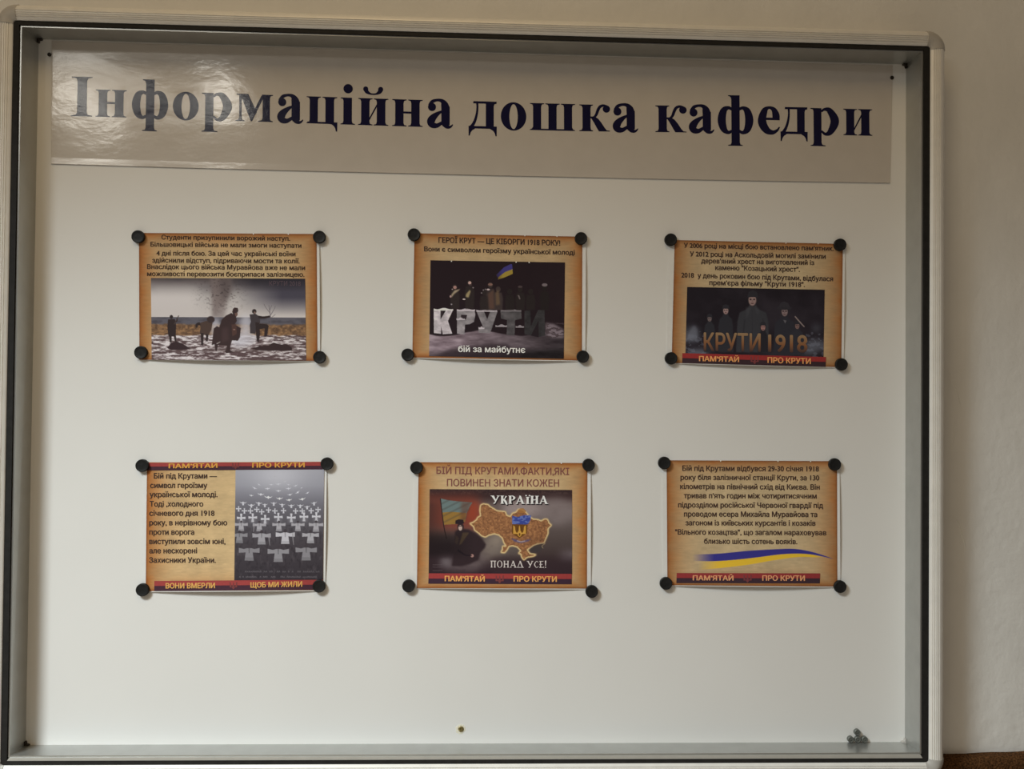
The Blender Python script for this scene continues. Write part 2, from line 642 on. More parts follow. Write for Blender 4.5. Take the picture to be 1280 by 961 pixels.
def gl_d(g):
    g.poly([(44, 226), (252, 226), (254, 246), (46, 246)])
    stem(g, 157, 228, 0, 240, 0, 0, 0, 0)
    g.poly([(228, 240), (228, 205), (234, 222), (252, 228)])
    stroke(g, [(80, 236, 10), (82, 195, 9), (78, 140, 10), (62, 75, 12), (38, 28, 14), (12, 6, 12)])
    g.poly([(4, 0), (254, 0), (254, 22), (4, 22)])
    g.poly([(3, 20), (4, -66), (14, -66), (22, -38), (36, -18), (60, -2), (66, 14), (60, 22)])
    g.poly([(255, 20), (254, -66), (244, -66), (236, -38), (222, -18), (196, -2), (190, 14), (200, 22)])


def gl_sh(g):
    for a, b in ((30, 102), (167, 240), (305, 378)):
        stem(g, a, b, 0, 244, 0, 0, 27, 27)
    g.poly([(2, 0), (403, 0), (403, 7), (388, 12), (378, 30), (305, 14), (240, 14), (167, 14), (102, 14), (30, 30), (18, 12), (2, 7)])


def gl_k(g):
    stem(g, 30, 102, 0, 242, 28, 22, 28, 22)
    stroke(g, [(98, 126, 8), (130, 128, 9), (152, 150, 12), (166, 188, 13), (185, 222, 13), (215, 234, 12), (243, 220, 18)])
    blob(g, 243, 203, 33)
    g.poly([(105, 122), (128, 136), (150, 128), (172, 112), (196, 82), (228, 32), (246, 10), (274, 7), (274, 0), (176, 0), (160, 26), (130, 82)])


def gl_f(g):
    stem(g, 125, 200, -115, 345, 30, 26, 0, 0)
    g.poly([(125, 345), (96, 345), (96, 338), (112, 334), (122, 322), (125, 300)])
    for s in (0, 1):
        p = [(130, 218, 12), (95, 230, 16), (56, 202, 30), (38, 120, 37), (56, 38, 30), (95, 6, 16), (130, 20, 12)]
        if s: p = [(324 - x, y, w) for x, y, w in p]
        stroke(g, p)


def gl_e(g):
    stroke(g, [(194, 62, 5), (170, 30, 12), (128, 12, 20), (74, 36, 33), (38, 112, 38), (60, 206, 28), (100, 238, 12), (142, 220, 22), (162, 172, 32), (163, 128, 32)])
    g.poly([(66, 124), (196, 124), (196, 146), (66, 146)])


def gl_r(g):
    stem(g, 28, 98, -105, 242, 28, 35, 28, 0)
    stroke(g, [(96, 212, 10), (128, 232, 13), (172, 218, 27), (216, 128, 38), (178, 30, 27), (134, 6, 14), (96, 34, 9)])


def gl_m(g):
    g.poly([(32, 0), (56, 0), (54, 242), (32, 242)])
    g.poly([(0, 0), (80, 0), (80, 7), (62, 12), (54, 34), (34, 34), (22, 12), (0, 7)])
    g.poly([(8, 244), (112, 244), (190, 82), (138, -3), (50, 218), (28, 232), (8, 236)])
    g.poly([(128, 26), (138, -3), (150, 6), (248, 216), (240, 244), (226, 226)])
    stem(g, 240, 305, 0, 242, 40, 27, 6, 27)


LETTERS = [(gl_I, 88.1, 115.3, 193), (gl_n, 119, 158, 272), (gl_f, 164.4, 210.2, 324), (gl_o, 215.8, 248.1, 226),
           (gl_r, 252, 289.9, 254), (gl_m, 294.3, 341, 332), (gl_a, 346.2, 378.9, 232), (gl_c, 382.7, 421.8, 278),
           (gl_i, 425.6, 443.9, 130), (lambda g: gl_i_kr(g, True), 447.1, 485.4, 274), (gl_n, 490, 528.3, 272),
           (gl_a, 533.6, 566.2, 232), (gl_d, 585.2, 621.3, 257), (gl_o, 626, 657.9, 226), (gl_sh, 662.1, 719, 405),
           (gl_k, 723.9, 762.6, 275), (gl_a, 765.7, 797.7, 232), (gl_k, 819, 858.4, 275), (gl_a, 860.9, 892.8, 232),
           (gl_f, 897, 942, 324), (gl_e, 947.4, 975.2, 199), (gl_d, 975.2, 1009.9, 257), (gl_r, 1013.1, 1049, 254),
           (gl_i_kr, 1053.9, 1090.5, 274)]
def face_room(o):
    """flat prints look towards the room (-Y)"""
    me = o.data
    bm = bmesh.new()
    bm.from_mesh(me)
    bm.normal_update()
    flip = [q for q in bm.faces if q.normal.y > 0]
    if flip:
        bmesh.ops.reverse_faces(bm, faces=flip)
    bm.to_mesh(me)
    bm.free()


for word in (LETTERS[:12], LETTERS[12:17], LETTERS[17:]):
    LV, LF = [], []
    for fn, xa, xb, wd in word:
        g = Flat()
        fn(g)
        p, gf = union_flat(g)
        px = xa + p[:, 0] / wd * (xb - xa)
        by = np.interp(px, BX, BY)
        py = by - p[:, 1] * Z * (1.0 - 0.03 * (xa - 90) / 1000)
        px = px + 0.018 * (by - py) * np.clip((640 - px) / 550, -0.4, 1)
        LF += [[i + len(LV) for i in q] for q in gf]
        LV += list(np.stack([px, py], 1))
    LV = np.array(LV)
    ytop = np.interp(LV[:, 0], top_px[:, 0], top_px[:, 1])
    ybot = np.interp(LV[:, 0], bot_px[:, 0], bot_px[:, 1])
    w = (LV[:, 1] - ytop) / (ybot - ytop)
    lp = at(LV[:, 0], LV[:, 1], head_y - 0.00015 - head_lift(w))
    lo = mesh_obj('lettering', lp - hc, LF, M_NAVY, header)
    lo['label'] = 'navy bold serif word'
    face_room(lo)


# ------------------------------------------------------------------ print rasters
def vnoise(h, w, sx, sy, octaves=3, seed=0):
    """smooth value noise, roughly 0..1; sx, sy = feature size in samples"""
    r = np.random.default_rng(seed)
    out = np.zeros((h, w))
    amp = tot = 0.0
    a = 1.0
    for o in range(octaves):
        gx, gy = max(2, int(w / sx) + 3), max(2, int(h / sy) + 3)
        g = r.random((gy, gx))
        x = np.arange(w) / max(sx, 1e-6); y = np.arange(h) / max(sy, 1e-6)
        x = np.minimum(x, gx - 2.001); y = np.minimum(y, gy - 2.001)
        xi, yi = x.astype(int), y.astype(int)
        fx, fy = x - xi, y - yi
        fx = fx * fx * (3 - 2 * fx); fy = fy * fy * (3 - 2 * fy)
        A = g[yi][:, xi]; B = g[yi][:, xi + 1]; C = g[yi + 1][:, xi]; D = g[yi + 1][:, xi + 1]
        out += a * ((A * (1 - fx) + B * fx) * (1 - fy)[:, None] + (C * (1 - fx) + D * fx) * fy[:, None])
        tot += a
        a *= 0.55
        sx, sy = max(sx / 2, 1), max(sy / 2, 1)
    return out / tot


def blur(m, r):
    r = int(round(r))
    if r < 1:
        return m
    for ax in (0, 1):
        for _ in range(2):
            p = np.pad(m, [(r + 1, r) if k == ax else (0, 0) for k in (0, 1)], mode='edge')
            c = np.cumsum(p, axis=ax)
            n = m.shape[ax]
            if ax == 0:
                m = (c[2 * r + 1:2 * r + 1 + n] - c[:n]) / (2 * r + 1)
            else:
                m = (c[:, 2 * r + 1:2 * r + 1 + n] - c[:, :n]) / (2 * r + 1)
    return m


class Ras:
    """small painted print; shapes are given in reading coordinates of the picture"""

    def __init__(self, TL, TR, BL, W, H):
        self.W, self.H = W, H
        self.o = np.array(TL, float)
        self.M = np.linalg.inv(np.stack([np.array(TR, float) - self.o, np.array(BL, float) - self.o], 1))
        self.img = np.zeros((H, W, 3))
        self.ux = (np.arange(W)) / (W - 1)
        self.uy = (np.arange(H)) / (H - 1)
        # reading coordinates of every sample
        A = np.stack([np.array(TR, float) - self.o, np.array(BL, float) - self.o], 1)
        U, Vv = np.meshgrid(self.ux, self.uy)
        self.X = self.o[0] + A[0, 0] * U + A[0, 1] * Vv
        self.Y = self.o[1] + A[1, 0] * U + A[1, 1] * Vv

    def fill(self, c):
        self.img[:] = c

    def grad(self, stops):
        ys = [s[0] for s in stops]
        for k in range(3):
            self.img[..., k] = np.interp(self.Y, ys, [s[1][k] for s in stops])

    def mask(self, pts, soft=0):
        p = np.asarray(pts, float)
        acc = np.zeros((self.H, self.W))
        dx = (self.X[0, 1] - self.X[0, 0]); dy = (self.Y[1, 0] - self.Y[0, 0])
        for ox, oy in ((-.25, -.25), (.25, -.25), (-.25, .25), (.25, .25)):
            X = self.X + ox * dx; Y = self.Y + oy * dy
            ins = np.zeros((self.H, self.W), bool)
            for i in range(len(p)):
                x0, y0 = p[i]; x1, y1 = p[(i + 1) % len(p)]
                if y0 == y1:
                    continue
                cr = ((y0 > Y) != (y1 > Y)) & (X < (x1 - x0) * (Y - y0) / (y1 - y0) + x0)
                ins ^= cr
            acc += ins
        return blur(acc / 4, soft)

    def put(self, mk, c, a=1.0):
        mk = (mk * a)[..., None]
        self.img = self.img * (1 - mk) + np.asarray(c, float) * mk

    def poly(self, pts, c, a=1.0, soft=0):
        self.put(self.mask(pts, soft), c, a)

    def ell(self, x, y, rx, ry, c, a=1.0, soft=0):
        if soft:
            self.put(blur((((self.X - x) / rx) ** 2 + ((self.Y - y) / ry) ** 2 < 1).astype(float), soft), c, a)
        else:
            d = ((self.X - x) / rx) ** 2 + ((self.Y - y) / ry) ** 2
            self.put(np.clip((1.25 - d) / 0.5, 0, 1), c, a)

    def line(self, path, c, a=1.0, soft=0):
        v, f = ribbon_quads([(q[0], q[1], q[2]) for q in path])
        n = len(v) // 2
        self.poly(list(v[:n]) + list(v[n:][::-1]), c, a, soft)

    def noise(self, sx, sy, o=3, seed=0):
        return vnoise(self.H, self.W, sx, sy, o, seed)


BLK = (48, 38, 36)


def pic_battle():
    r = Ras((50, 45), (1228, 45), (54, 672), 400, 212)
    r.grad([(45, (72, 62, 60)), (110, (118, 110, 106)), (190, (168, 160, 152)), (300, (184, 174, 164)), (340, (186, 176, 166))])
    n = r.noise(70, 30, 3, 1)
    r.put(np.clip((n - .45) * 2.2, 0, 1) * np.clip((200 - r.Y) / 150, 0, 1), (66, 60, 62), .8)
    r.put(np.clip((r.X - 700) / 350, 0, 1) * np.clip((330 - r.Y) / 140, 0, 1), (64, 60, 68), .95)
    r.put(np.clip((r.X - 640) / 200, 0, 1) * np.clip((150 - r.Y) / 90, 0, 1), (42, 38, 42), .9)
    r.put(blur(((np.abs(r.X - 220) < 200) & (np.abs(r.Y - 200) < 80)).astype(float), 16), (200, 190, 180), .7)
    # blast column and flying earth
    sp = r.noise(5, 4, 2, 5)
    r.poly([(505, 40), (670, 40), (655, 150), (620, 250), (600, 350), (520, 360), (515, 250)], (112, 98, 92), .85, 5)
    r.poly([(560, 40), (665, 40), (650, 180), (600, 230)], (70, 60, 58), .55, 8)
    r.poly([(570, 270), (630, 260), (600, 380), (520, 400)], (150, 138, 130), .7, 6)
    near = np.clip(1 - np.abs(r.X - 580) / 230, 0, 1) * np.clip((330 - r.Y) / 160, 0, 1)
    r.put((sp > .66) * near, (70, 60, 58), .7)
    # horizon, grass, snow
    r.put((r.Y > 343) * np.ones_like(r.X), (88, 84, 88))
    r.put((r.Y > 343) * np.clip((r.noise(18, 8, 2, 3) - .45) * 3, 0, 1), (66, 61, 64), .8)
    g = np.clip((r.Y - 392 + 14 * (r.noise(12, 9, 2, 8) - .5)) / 14, 0, 1)
    gn = np.clip(r.noise(6, 4, 3, 9) * 1.7 - .35, 0, 1)[..., None]
    r.img = r.img * (1 - g[..., None]) + g[..., None] * (np.array((84, 62, 46)) * (1 - gn) + np.array((146, 110, 74)) * gn)
    s = np.clip((r.Y - 478 + 26 * (r.noise(22, 8, 2, 11) - .5)) / 8, 0, 1)
    sn = r.noise(14, 3.4, 4, 12)
    k = np.clip((sn - .40 - .0006 * (r.Y - 560)) * 4.2, 0, 1)[..., None]
    r.img = r.img * (1 - s[..., None]) + s[..., None] * (np.array((82, 64, 62)) * (1 - k) + np.array((198, 187, 180)) * k)
    r.put(np.clip(1 - np.abs(r.Y - 592) / 30, 0, 1) * (r.noise(30, 5, 2, 21) > .42), (84, 68, 64), .7)
    # smoke behind the running group
    for x, y, a, b in ((775, 400, 50, 80), (760, 500, 95, 62), (540, 430, 40, 80), (720, 540, 70, 30)):
        r.ell(x, y, a, b, (186, 180, 180), .75, 7)
    # bare tree
    for q in ([(962, 405, 4), (960, 330, 3), (950, 250, 2)], [(960, 330, 3), (990, 280, 2), (1000, 255, 2)],
              [(958, 310, 2), (925, 265, 2), (912, 240, 2)], [(962, 350, 2), (1000, 320, 2)], [(956, 290, 2), (972, 250, 2)]):
        r.line(q, (92, 84, 86), .8)
    # heaps of earth
    r.poly([(172, 582), (200, 545), (240, 528), (290, 548), (350, 585), (300, 594), (200, 594)], (52, 38, 38))
    r.poly([(815, 584), (880, 562), (940, 560), (985, 536), (1040, 552), (1085, 548), (1125, 575), (1125, 598), (960, 600), (860, 596)], (54, 40, 38))
    # far soldier at the left
    r.ell(205, 343, 13, 15, BLK)
    r.poly([(180, 362), (232, 358), (242, 410), (238, 492), (182, 492), (174, 420)], BLK)
    r.poly([(186, 488), (206, 488), (206, 538), (192, 538)], BLK); r.poly([(222, 488), (240, 488), (244, 528), (230, 530)], BLK)
    r.line([(228, 385, 8), (246, 372, 6), (250, 350, 5)], BLK); r.line([(226, 400, 3), (262, 332, 3)], (70, 58, 54))
    # stooping soldier
    r.poly([(412, 392), (470, 372), (520, 386), (510, 440), (486, 488), (420, 470), (428, 420)], (72, 56, 48))
    r.ell(506, 362, 30, 26, (58, 46, 44))
    r.line([(424, 392, 11), (400, 402, 10), (398, 425, 8)], BLK)
    r.poly([(428, 465), (452, 465), (446, 562), (432, 560)], BLK); r.poly([(466, 470), (488, 480), (482, 530), (470, 530)], BLK)
    # two soldiers running close to the viewer
    body = (56, 42, 40)
    r.poly([(528, 430), (552, 412), (580, 425), (590, 470), (560, 545), (512, 558), (520, 500)], body)
    r.poly([(590, 362), (620, 332), (664, 310), (700, 340), (705, 372), (688, 400), (735, 425), (728, 498), (712, 524), (668, 520),
            (656, 560), (652, 600), (620, 612), (628, 560), (560, 558), (552, 604), (540, 604), (534, 556), (540, 480), (570, 420)], body)
    r.poly([(612, 600), (650, 596), (682, 612), (622, 620)], body)
    r.poly([(670, 302), (676, 278), (690, 268), (712, 272), (718, 292), (712, 302), (720, 305), (706, 306), (712, 322), (700, 342), (682, 338)], body)
    r.poly([(688, 312), (712, 308), (710, 330), (696, 338)], (112, 84, 72), .8)
    r.poly([(664, 400), (700, 395), (704, 470), (670, 490)], (80, 56, 48), .8)
    r.ell(684, 438, 9, 5, (126, 98, 84)); r.poly([(548, 545), (580, 530), (576, 536), (552, 550)], (190, 180, 170), .8)
    r.poly([(590, 430), (640, 420), (640, 520), (590, 540)], (72, 54, 52), .6, 3)
    # soldier kicking at the right
    r.ell(838, 298, 17, 18, BLK)
    r.ell(842, 308, 9, 9, (110, 88, 78))
    r.poly([(802, 322), (848, 316), (876, 336), (884, 385), (860, 400), (845, 470), (806, 466), (804, 400), (812, 376)], (62, 54, 54))
    r.line([(870, 340, 10), (910, 344, 9), (958, 336, 7)], BLK)
    r.poly([(846, 380), (876, 385), (882, 470), (872, 535), (856, 525), (850, 470)], BLK)
    r.poly([(872, 390), (935, 396), (948, 410), (934, 490), (912, 488), (918, 428), (872, 436)], BLK)
    return r.img


def pic_block_letters():
    r = Ras((55, 48), (1218, 68), (42, 880), 384, 276)
    r.fill((33, 23, 25))
    n = r.noise(50, 40, 3, 2)
    r.put(np.clip((r.X - 900) / 300, 0, 1) * n, (44, 34, 34), .5)
    # snow field
    top = 676 + 22 * np.sin(r.X / 105.0) + 16 * (r.noise(40, 40, 2, 4) - .5)
    s = np.clip((r.Y - top) / 10, 0, 1)
    sn = r.noise(42, 12, 4, 6)[..., None]
    fade = np.clip(1.15 - (r.X - 200) / 1500 - np.clip((r.Y - 800) / 160, 0, .6), .3, 1.1)[..., None]
    snow = (np.array((62, 48, 50)) * (1 - sn) + np.array((152, 134, 134)) * sn) * fade
    r.img = r.img * (1 - s[..., None]) + snow * s[..., None]
    r.poly([(200, 830), (560, 770), (720, 775), (820, 860), (850, 890), (60, 890)], (40, 30, 32), .8, 5)
    r.poly([(1048, 590), (1120, 600), (1205, 650), (1205, 720), (1100, 722), (1050, 690)], (120, 106, 106), .9, 3)
    r.put(((r.noise(14, 5, 3, 9) > .55) & (r.X > 1050) & (r.Y > 590) & (r.Y < 720)).astype(float), (62, 50, 50), .8)
    # stone letters lit from the left, snow on their tops
    tex = r.noise(18, 12, 4, 13)[..., None]

    def block(pts, light):
        mk = r.mask(pts)[..., None]
        c = np.array((206, 192, 186)) * light * (.62 + .5 * tex)
        r.img = r.img * (1 - mk) + c * mk

    K = [(82, 474), (140, 474), (142, 560), (190, 480), (250, 476), (205, 575), (242, 684), (160, 690), (146, 620), (146, 686), (84, 680)]
    P = [(282, 480), (436, 482), (442, 520), (430, 580), (395, 602), (352, 606), (348, 692), (284, 684)]
    U = [(450, 486), (512, 480), (545, 560), (572, 486), (634, 490), (570, 680), (470, 676), (468, 626), (512, 636)]
    T = [(660, 484), (838, 482), (842, 555), (786, 566), (780, 700), (712, 694), (716, 566), (662, 552)]
    I = [(866, 486), (1040, 476), (1044, 700), (990, 712), (866, 690)]
    for pts, l in ((K, 1.0), (P, .72), (U, .62), (T, .42), (I, .26)):
        block(pts, l)
    r.poly([(318, 520), (372, 522), (362, 560), (318, 562)], (44, 34, 36))
    r.poly([(142, 478), (160, 478), (160, 520), (142, 530)], (50, 40, 40))
    r.poly([(918, 478), (985, 476), (922, 620)], (32, 23, 25)); r.poly([(988, 570), (988, 716), (922, 700)], (34, 26, 28))
    for x0, x1, y, l in ((84, 250, 474, 232), (282, 440, 478, 190), (450, 630, 484, 178), (660, 840, 482, 120), (278, 350, 556, 178), (616, 716, 616, 150), (790, 862, 622, 140), (470, 520, 634, 180)):
        yy = y + 6 * np.sin(np.linspace(0, 9, 14))
        xs = np.linspace(x0, x1, 14)
        r.poly([(x, q - 7) for x, q in zip(xs, yy)] + [(x, y + 10) for x in xs[::-1]], (l, l * .93, l * .91), .9)
    # soldiers standing behind the letters
    D = (40, 30, 31)
    for x, y, hgt, tone in ((265, 280, 190, 52), (392, 245, 225, 50), (572, 265, 215, 66), (640, 300, 180, 74), (520, 330, 150, 50), (740, 320, 160, 40), (830, 300, 180, 44), (920, 320, 160, 42), (1040, 290, 190, 36)):
        tone = 30 + (tone - 30) * .62
        c = (tone, tone * .82, tone * .76)
        r.ell(x, y, 21, 25, c, 1)
        r.poly([(x - 30, y + 28), (x + 30, y + 28), (x + 42, y + 80), (x + 36, y + hgt), (x - 36, y + hgt), (x - 40, y + 80)], c, .95, 1)
    r.ell(266, 283, 15, 15, (150, 112, 100)); r.poly([(236, 345), (262, 310), (312, 296), (300, 310), (258, 342), (236, 372)], (158, 140, 110), .9, 1)
    r.ell(228, 362, 8, 10, (160, 130, 120)); r.ell(236, 430, 7, 6, (130, 120, 118)); r.ell(244, 300, 6, 5, (150, 130, 120))
    r.ell(394, 244, 14, 14, (176, 142, 128)); r.ell(400, 262, 14, 8, (60, 46, 44)); r.poly([(360, 345), (394, 304), (402, 318), (384, 372), (360, 366)], (150, 132, 92), .9, 1)
    r.ell(344, 386, 12, 6, (190, 172, 160)); r.ell(424, 286, 6, 5, (130, 116, 112))
    r.ell(572, 258, 20, 12, (112, 84, 72)); r.ell(554, 302, 14, 7, (176, 156, 148)); r.poly([(550, 340), (600, 300), (606, 470), (560, 470)], (86, 62, 50), .8, 2)
    r.poly([(616, 330), (644, 300), (656, 430), (620, 440)], (96, 76, 54), .8, 2)
    for x, y in ((496, 332), (512, 306), (530, 300)):
        r.ell(x, y, 6, 5, (120, 108, 104))
    r.poly([(808, 350), (822, 352), (832, 384), (822, 388)], (110, 98, 92), .8); r.ell(1042, 262, 24, 14, (104, 92, 90)); r.ell(830, 278, 20, 10, (66, 54, 52))
    # flag
    r.poly([(622, 176), (690, 110), (748, 82), (760, 84), (766, 130), (700, 150), (640, 200)], (58, 52, 104))
    r.poly([(640, 196), (700, 150), (764, 126), (766, 166), (700, 195), (640, 215)], (140, 118, 48))
    r.line([(622, 172, 2), (640, 220, 2)], (60, 46, 44))
    r.put(np.clip((680 - r.X) / 60, 0, 1) * (r.Y < 220) * (r.X > 600), (33, 23, 25), .55)
    return r.img


def pic_soldiers():
    r = Ras((62, 57), (1222, 82), (50, 610), 384, 186)
    r.fill((26, 21, 23))
    n = r.noise(60, 40, 4, 3)
    r.put(np.clip((n - .4) * 1.6, 0, 1), (42, 36, 38), .7)
    r.poly([(660, 120), (800, 180), (1000, 260), (1100, 300), (1000, 420), (700, 420)], (46, 40, 42), .5, 12)
    # smoke and rubble at the feet
    for x, y, a, b, c in ((110, 440, 60, 60, 84), (100, 490, 70, 30, 100), (1140, 540, 90, 50, 104), (150, 600, 90, 25, 118), (1150, 395, 40, 30, 74), (850, 610, 140, 16, 62), (1080, 590, 80, 30, 96)):
        r.ell(x, y, a, b, (c * .82, c * .82, c * .84), .65, 8)
    t = r.noise(10, 8, 3, 22)
    r.put(((t > .58) & (r.Y > 430)).astype(float) * (np.abs(r.X - 640) > 420), (96, 96, 100), .35)
    coat, coat2 = (44, 42, 42), (36, 34, 35)

    def figure(x, y, hr, sw, bottom, c, face, fx=0, cap=(36, 33, 34)):
        r.poly([(x - hr * .45, y + hr * .6), (x + hr * .45, y + hr * .6), (x + hr * .7, y + hr * 1.35), (x + sw * .85, y + hr * 1.9),
                (x + sw, y + hr * 3.2), (x + sw * 1.08, bottom), (x - sw * 1.08, bottom), (x - sw, y + hr * 3.2), (x - sw * .85, y + hr * 1.9), (x - hr * .7, y + hr * 1.35)], c, 1, 1)
        r.ell(x, y, hr * .74, hr, (34, 29, 29))
        r.ell(x + fx, y + hr * .12, hr * .56, hr * .8, face, .95)
        r.poly([(x - hr * .8, y - hr * .3), (x - hr * .6, y - hr * 1.05), (x, y - hr * 1.3), (x + hr * .6, y - hr * 1.05), (x + hr * .8, y - hr * .3)], cap)
        for s in (-1, 1):
            r.ell(x + fx + s * hr * .26, y + hr * .02, hr * .15, hr * .12, (30, 22, 22), .9)
        r.poly([(x + fx - hr * .07, y), (x + fx + hr * .07, y), (x + fx + hr * .12, y + hr * .36), (x + fx - hr * .12, y + hr * .36)], [q * .8 for q in face], .7)
        r.ell(x + fx, y + hr * .58, hr * .24, hr * .07, (54, 30, 28), .9)

    figure(252, 318, 30, 44, 600, coat2, (92, 78, 72))
    figure(388, 250, 38, 60, 600, coat2, (128, 102, 92))
    figure(884, 258, 46, 86, 620, (36, 34, 36), (104, 86, 80))
    r.ell(880, 232, 62, 16, (38, 34, 35)); r.poly([(836, 226), (850, 190), (880, 178), (914, 192), (928, 226)], (40, 36, 37))
    figure(990, 376, 32, 54, 620, (38, 36, 38), (100, 76, 68)); r.line([(970, 300, 5), (1010, 345, 5), (1050, 388, 5)], (112, 96, 86), .9)
    figure(616, 160, 58, 130, 600, coat, (120, 96, 86), -4)
    r.poly([(560, 230), (600, 222), (575, 300), (560, 320)], (52, 50, 50), .8, 2); r.poly([(632, 222), (668, 236), (664, 300), (640, 260)], (50, 48, 48), .8, 2)
    r.line([(548, 330, 4), (535, 450, 4), (520, 590, 4)], (34, 31, 32), .9, 1); r.line([(700, 320, 4), (716, 440, 4)], (36, 33, 34), .9, 1)
    r.line([(610, 250, 2), (612, 420, 3), (612, 590, 3)], (40, 37, 38), .9)
    r.poly([(872, 330), (900, 336), (888, 360)], (84, 78, 76), .8)
    figure(702, 388, 34, 40, 600, (30, 27, 28), (128, 92, 82))
    # ruined tower left
    r.poly([(62, 460), (110, 385), (128, 378), (150, 410), (150, 500), (62, 505)], (88, 86, 88), .6, 3)
    return r.img


def pic_crosses():
    r = Ras((52, 98), (668, 92), (45, 848), 262, 318)
    r.grad([(92, (158, 156, 166)), (200, (146, 144, 156)), (300, (118, 114, 126)), (380, (100, 94, 104)), (470, (88, 80, 88)), (600, (74, 62, 68)), (848, (58, 46, 54))])
    r.put(np.exp(-(((r.X - 350) / 190) ** 2 + ((r.Y - 130) / 100) ** 2)), (196, 194, 200), .7)
    r.put(np.clip((r.noise(6, 10, 3, 3) - .5) * 2.5, 0, 1) * (r.Y > 470), (44, 34, 42), .5)
    r.put(np.clip((r.noise(9, 16, 3, 31) - .6) * 3, 0, 1) * (r.Y > 640), (104, 88, 92), .5)
    q = np.random.default_rng(4)

    def bird(x, y, s, c, tilt=0.0):
        co, si = math.cos(tilt), math.sin(tilt)
        pts = [(-1.0, -.28), (-.45, -.02), (-.16, -.14), (0, -.30), (.16, -.14), (.45, -.02), (1.0, -.28), (.55, .12), (.16, .16), (.06, .42), (-.06, .42), (-.16, .16), (-.55, .12)]
        r.poly([(x + s * (a * co - b * si), y + s * (a * si + b * co)) for a, b in pts], c)

    birds = [(290, 155, 20, .5), (375, 152, 12, .2), (325, 140, 14, .1), (215, 196, 15, .5), (300, 196, 17, 0), (350, 192, 22, -.1), (420, 196, 14, .2), (395, 175, 12, -.3), (470, 203, 18, -.4),
             (185, 220, 20, .4), (275, 223, 22, -.1), (350, 238, 22, 0), (420, 222, 22, -.1), (510, 218, 12, -.4), (162, 270, 18, .1), (228, 262, 26, .1), (430, 264, 20, -.2), (484, 248, 20, -.6), (552, 252, 16, -.5),
             (280, 282, 30, .05), (358, 290, 26, 0), (424, 300, 24, -.1), (516, 294, 26, -.2)]
    for x, y, s, t in birds:
        b = 178 + (y - 140) * .3
        bird(x, y, s, (b, b - 2, b + 4), t)
    for x, y, s, t in ((105, 320, 28, .05), (162, 336, 28, 0), (214, 322, 26, .1), (256, 332, 22, 0), (318, 322, 24, 0), (376, 332, 24, .05), (440, 338, 26, -.05), (502, 338, 26, 0), (550, 346, 24, -.1), (598, 320, 24, -.2)):
        bird(x, y, s, (206, 203, 208), t)
        r.poly([(x - 5, y - 4), (x + 5, y - 4), (x + 6, y + 18), (x - 6, y + 18)], (200, 197, 202))

    def cross(x, y, s, c):
        r.poly([(x - .26 * s, y - s), (x + .26 * s, y - s), (x + .16 * s, y - .2 * s), (x + s, y - .34 * s), (x + s, y + .22 * s), (x + .2 * s, y + .12 * s),
                (x + .34 * s, y + s), (x - .34 * s, y + s), (x - .2 * s, y + .12 * s), (x - s, y + .22 * s), (x - s, y - .34 * s), (x - .16 * s, y - .2 * s)], c)

    for x, y in ((74, 362), (114, 376), (156, 376), (200, 366), (234, 382), (282, 370), (326, 376), (386, 374), (470, 376), (516, 376), (578, 374), (626, 366)):
        cross(x, y, 18, (198, 195, 200))
    for x, y in ((92, 425), (172, 422), (258, 432), (350, 418), (440, 422), (528, 416), (614, 414)):
        cross(x, y, 30, (200, 196, 200))
        r.put(r.mask([(x - 24, y + 4), (x + 24, y + 4), (x + 24, y + 34), (x - 24, y + 34)], 2), (150, 144, 150), .3)

    def shirt(x, y, s, c, head=(72, 58, 64), hands=0):
        r.ell(x, y - .34 * s, .17 * s, .2 * s, head)
        r.poly([(x - .2 * s, y - .18 * s), (x + .2 * s, y - .18 * s), (x + .5 * s, y - .1 * s), (x + s, y - .2 * s), (x + s, y + .26 * s), (x + .34 * s, y + .22 * s),
                (x + .44 * s, y + s), (x - .44 * s, y + s), (x - .34 * s, y + .22 * s), (x - s, y + .26 * s), (x - s, y - .2 * s), (x - .5 * s, y - .1 * s)], c)
        r.poly([(x - .07 * s, y - .18 * s), (x + .07 * s, y - .18 * s), (x + .04 * s, y + .3 * s), (x - .04 * s, y + .3 * s)], [v * .72 for v in c], .8)
        r.put(r.mask([(x - .4 * s, y + .7 * s), (x + .4 * s, y + .7 * s), (x + .44 * s, y + s), (x - .44 * s, y + s)]), [v * .8 for v in c], .5)
        if hands:
            r.line([(x + hands * .8 * s, y - .1 * s, 4), (x + hands * .82 * s, y + .5 * s, 3), (x + hands * .9 * s, y + 1.1 * s, 2)], (150, 140, 142), .8)

    for x, y, s, h in ((92, 466, 46, 0), (218, 468, 46, -1), (354, 466, 46, 0), (486, 466, 46, 0), (612, 466, 50, 0)):
        shirt(x, y, s, (166, 158, 162), hands=h)
    for x, y, s, c, h in ((80, 538, 56, 138, 0), (234, 540, 64, 158, 1), (398, 534, 66, 190, 1), (574, 536, 58, 168, 0)):
        shirt(x, y, s, (c, c - 7, c - 4), hands=h)
    for x, y, s, c in ((148, 642, 72, 134), (350, 648, 74, 142), (544, 638, 74, 136)):
        shirt(x, y, s, (c, c - 8, c - 5))
    # handwriting too small to read at the foot
    for y, xs in ((790, np.arange(120, 640, 13)), (826, np.arange(80, 610, 11))):
        for x in xs:
            if q.random() > .35:
                h = 5 + 9 * q.random()
                r.line([(x, y + 4, 1.6), (x + 4, y - h * .6, 1.6), (x + 9, y + 3, 1.6)], (120, 108, 112), .7)
    g_ = r.img.mean(-1, keepdims=True)
    r.img = g_ + (r.img - g_) * .45
    return r.img


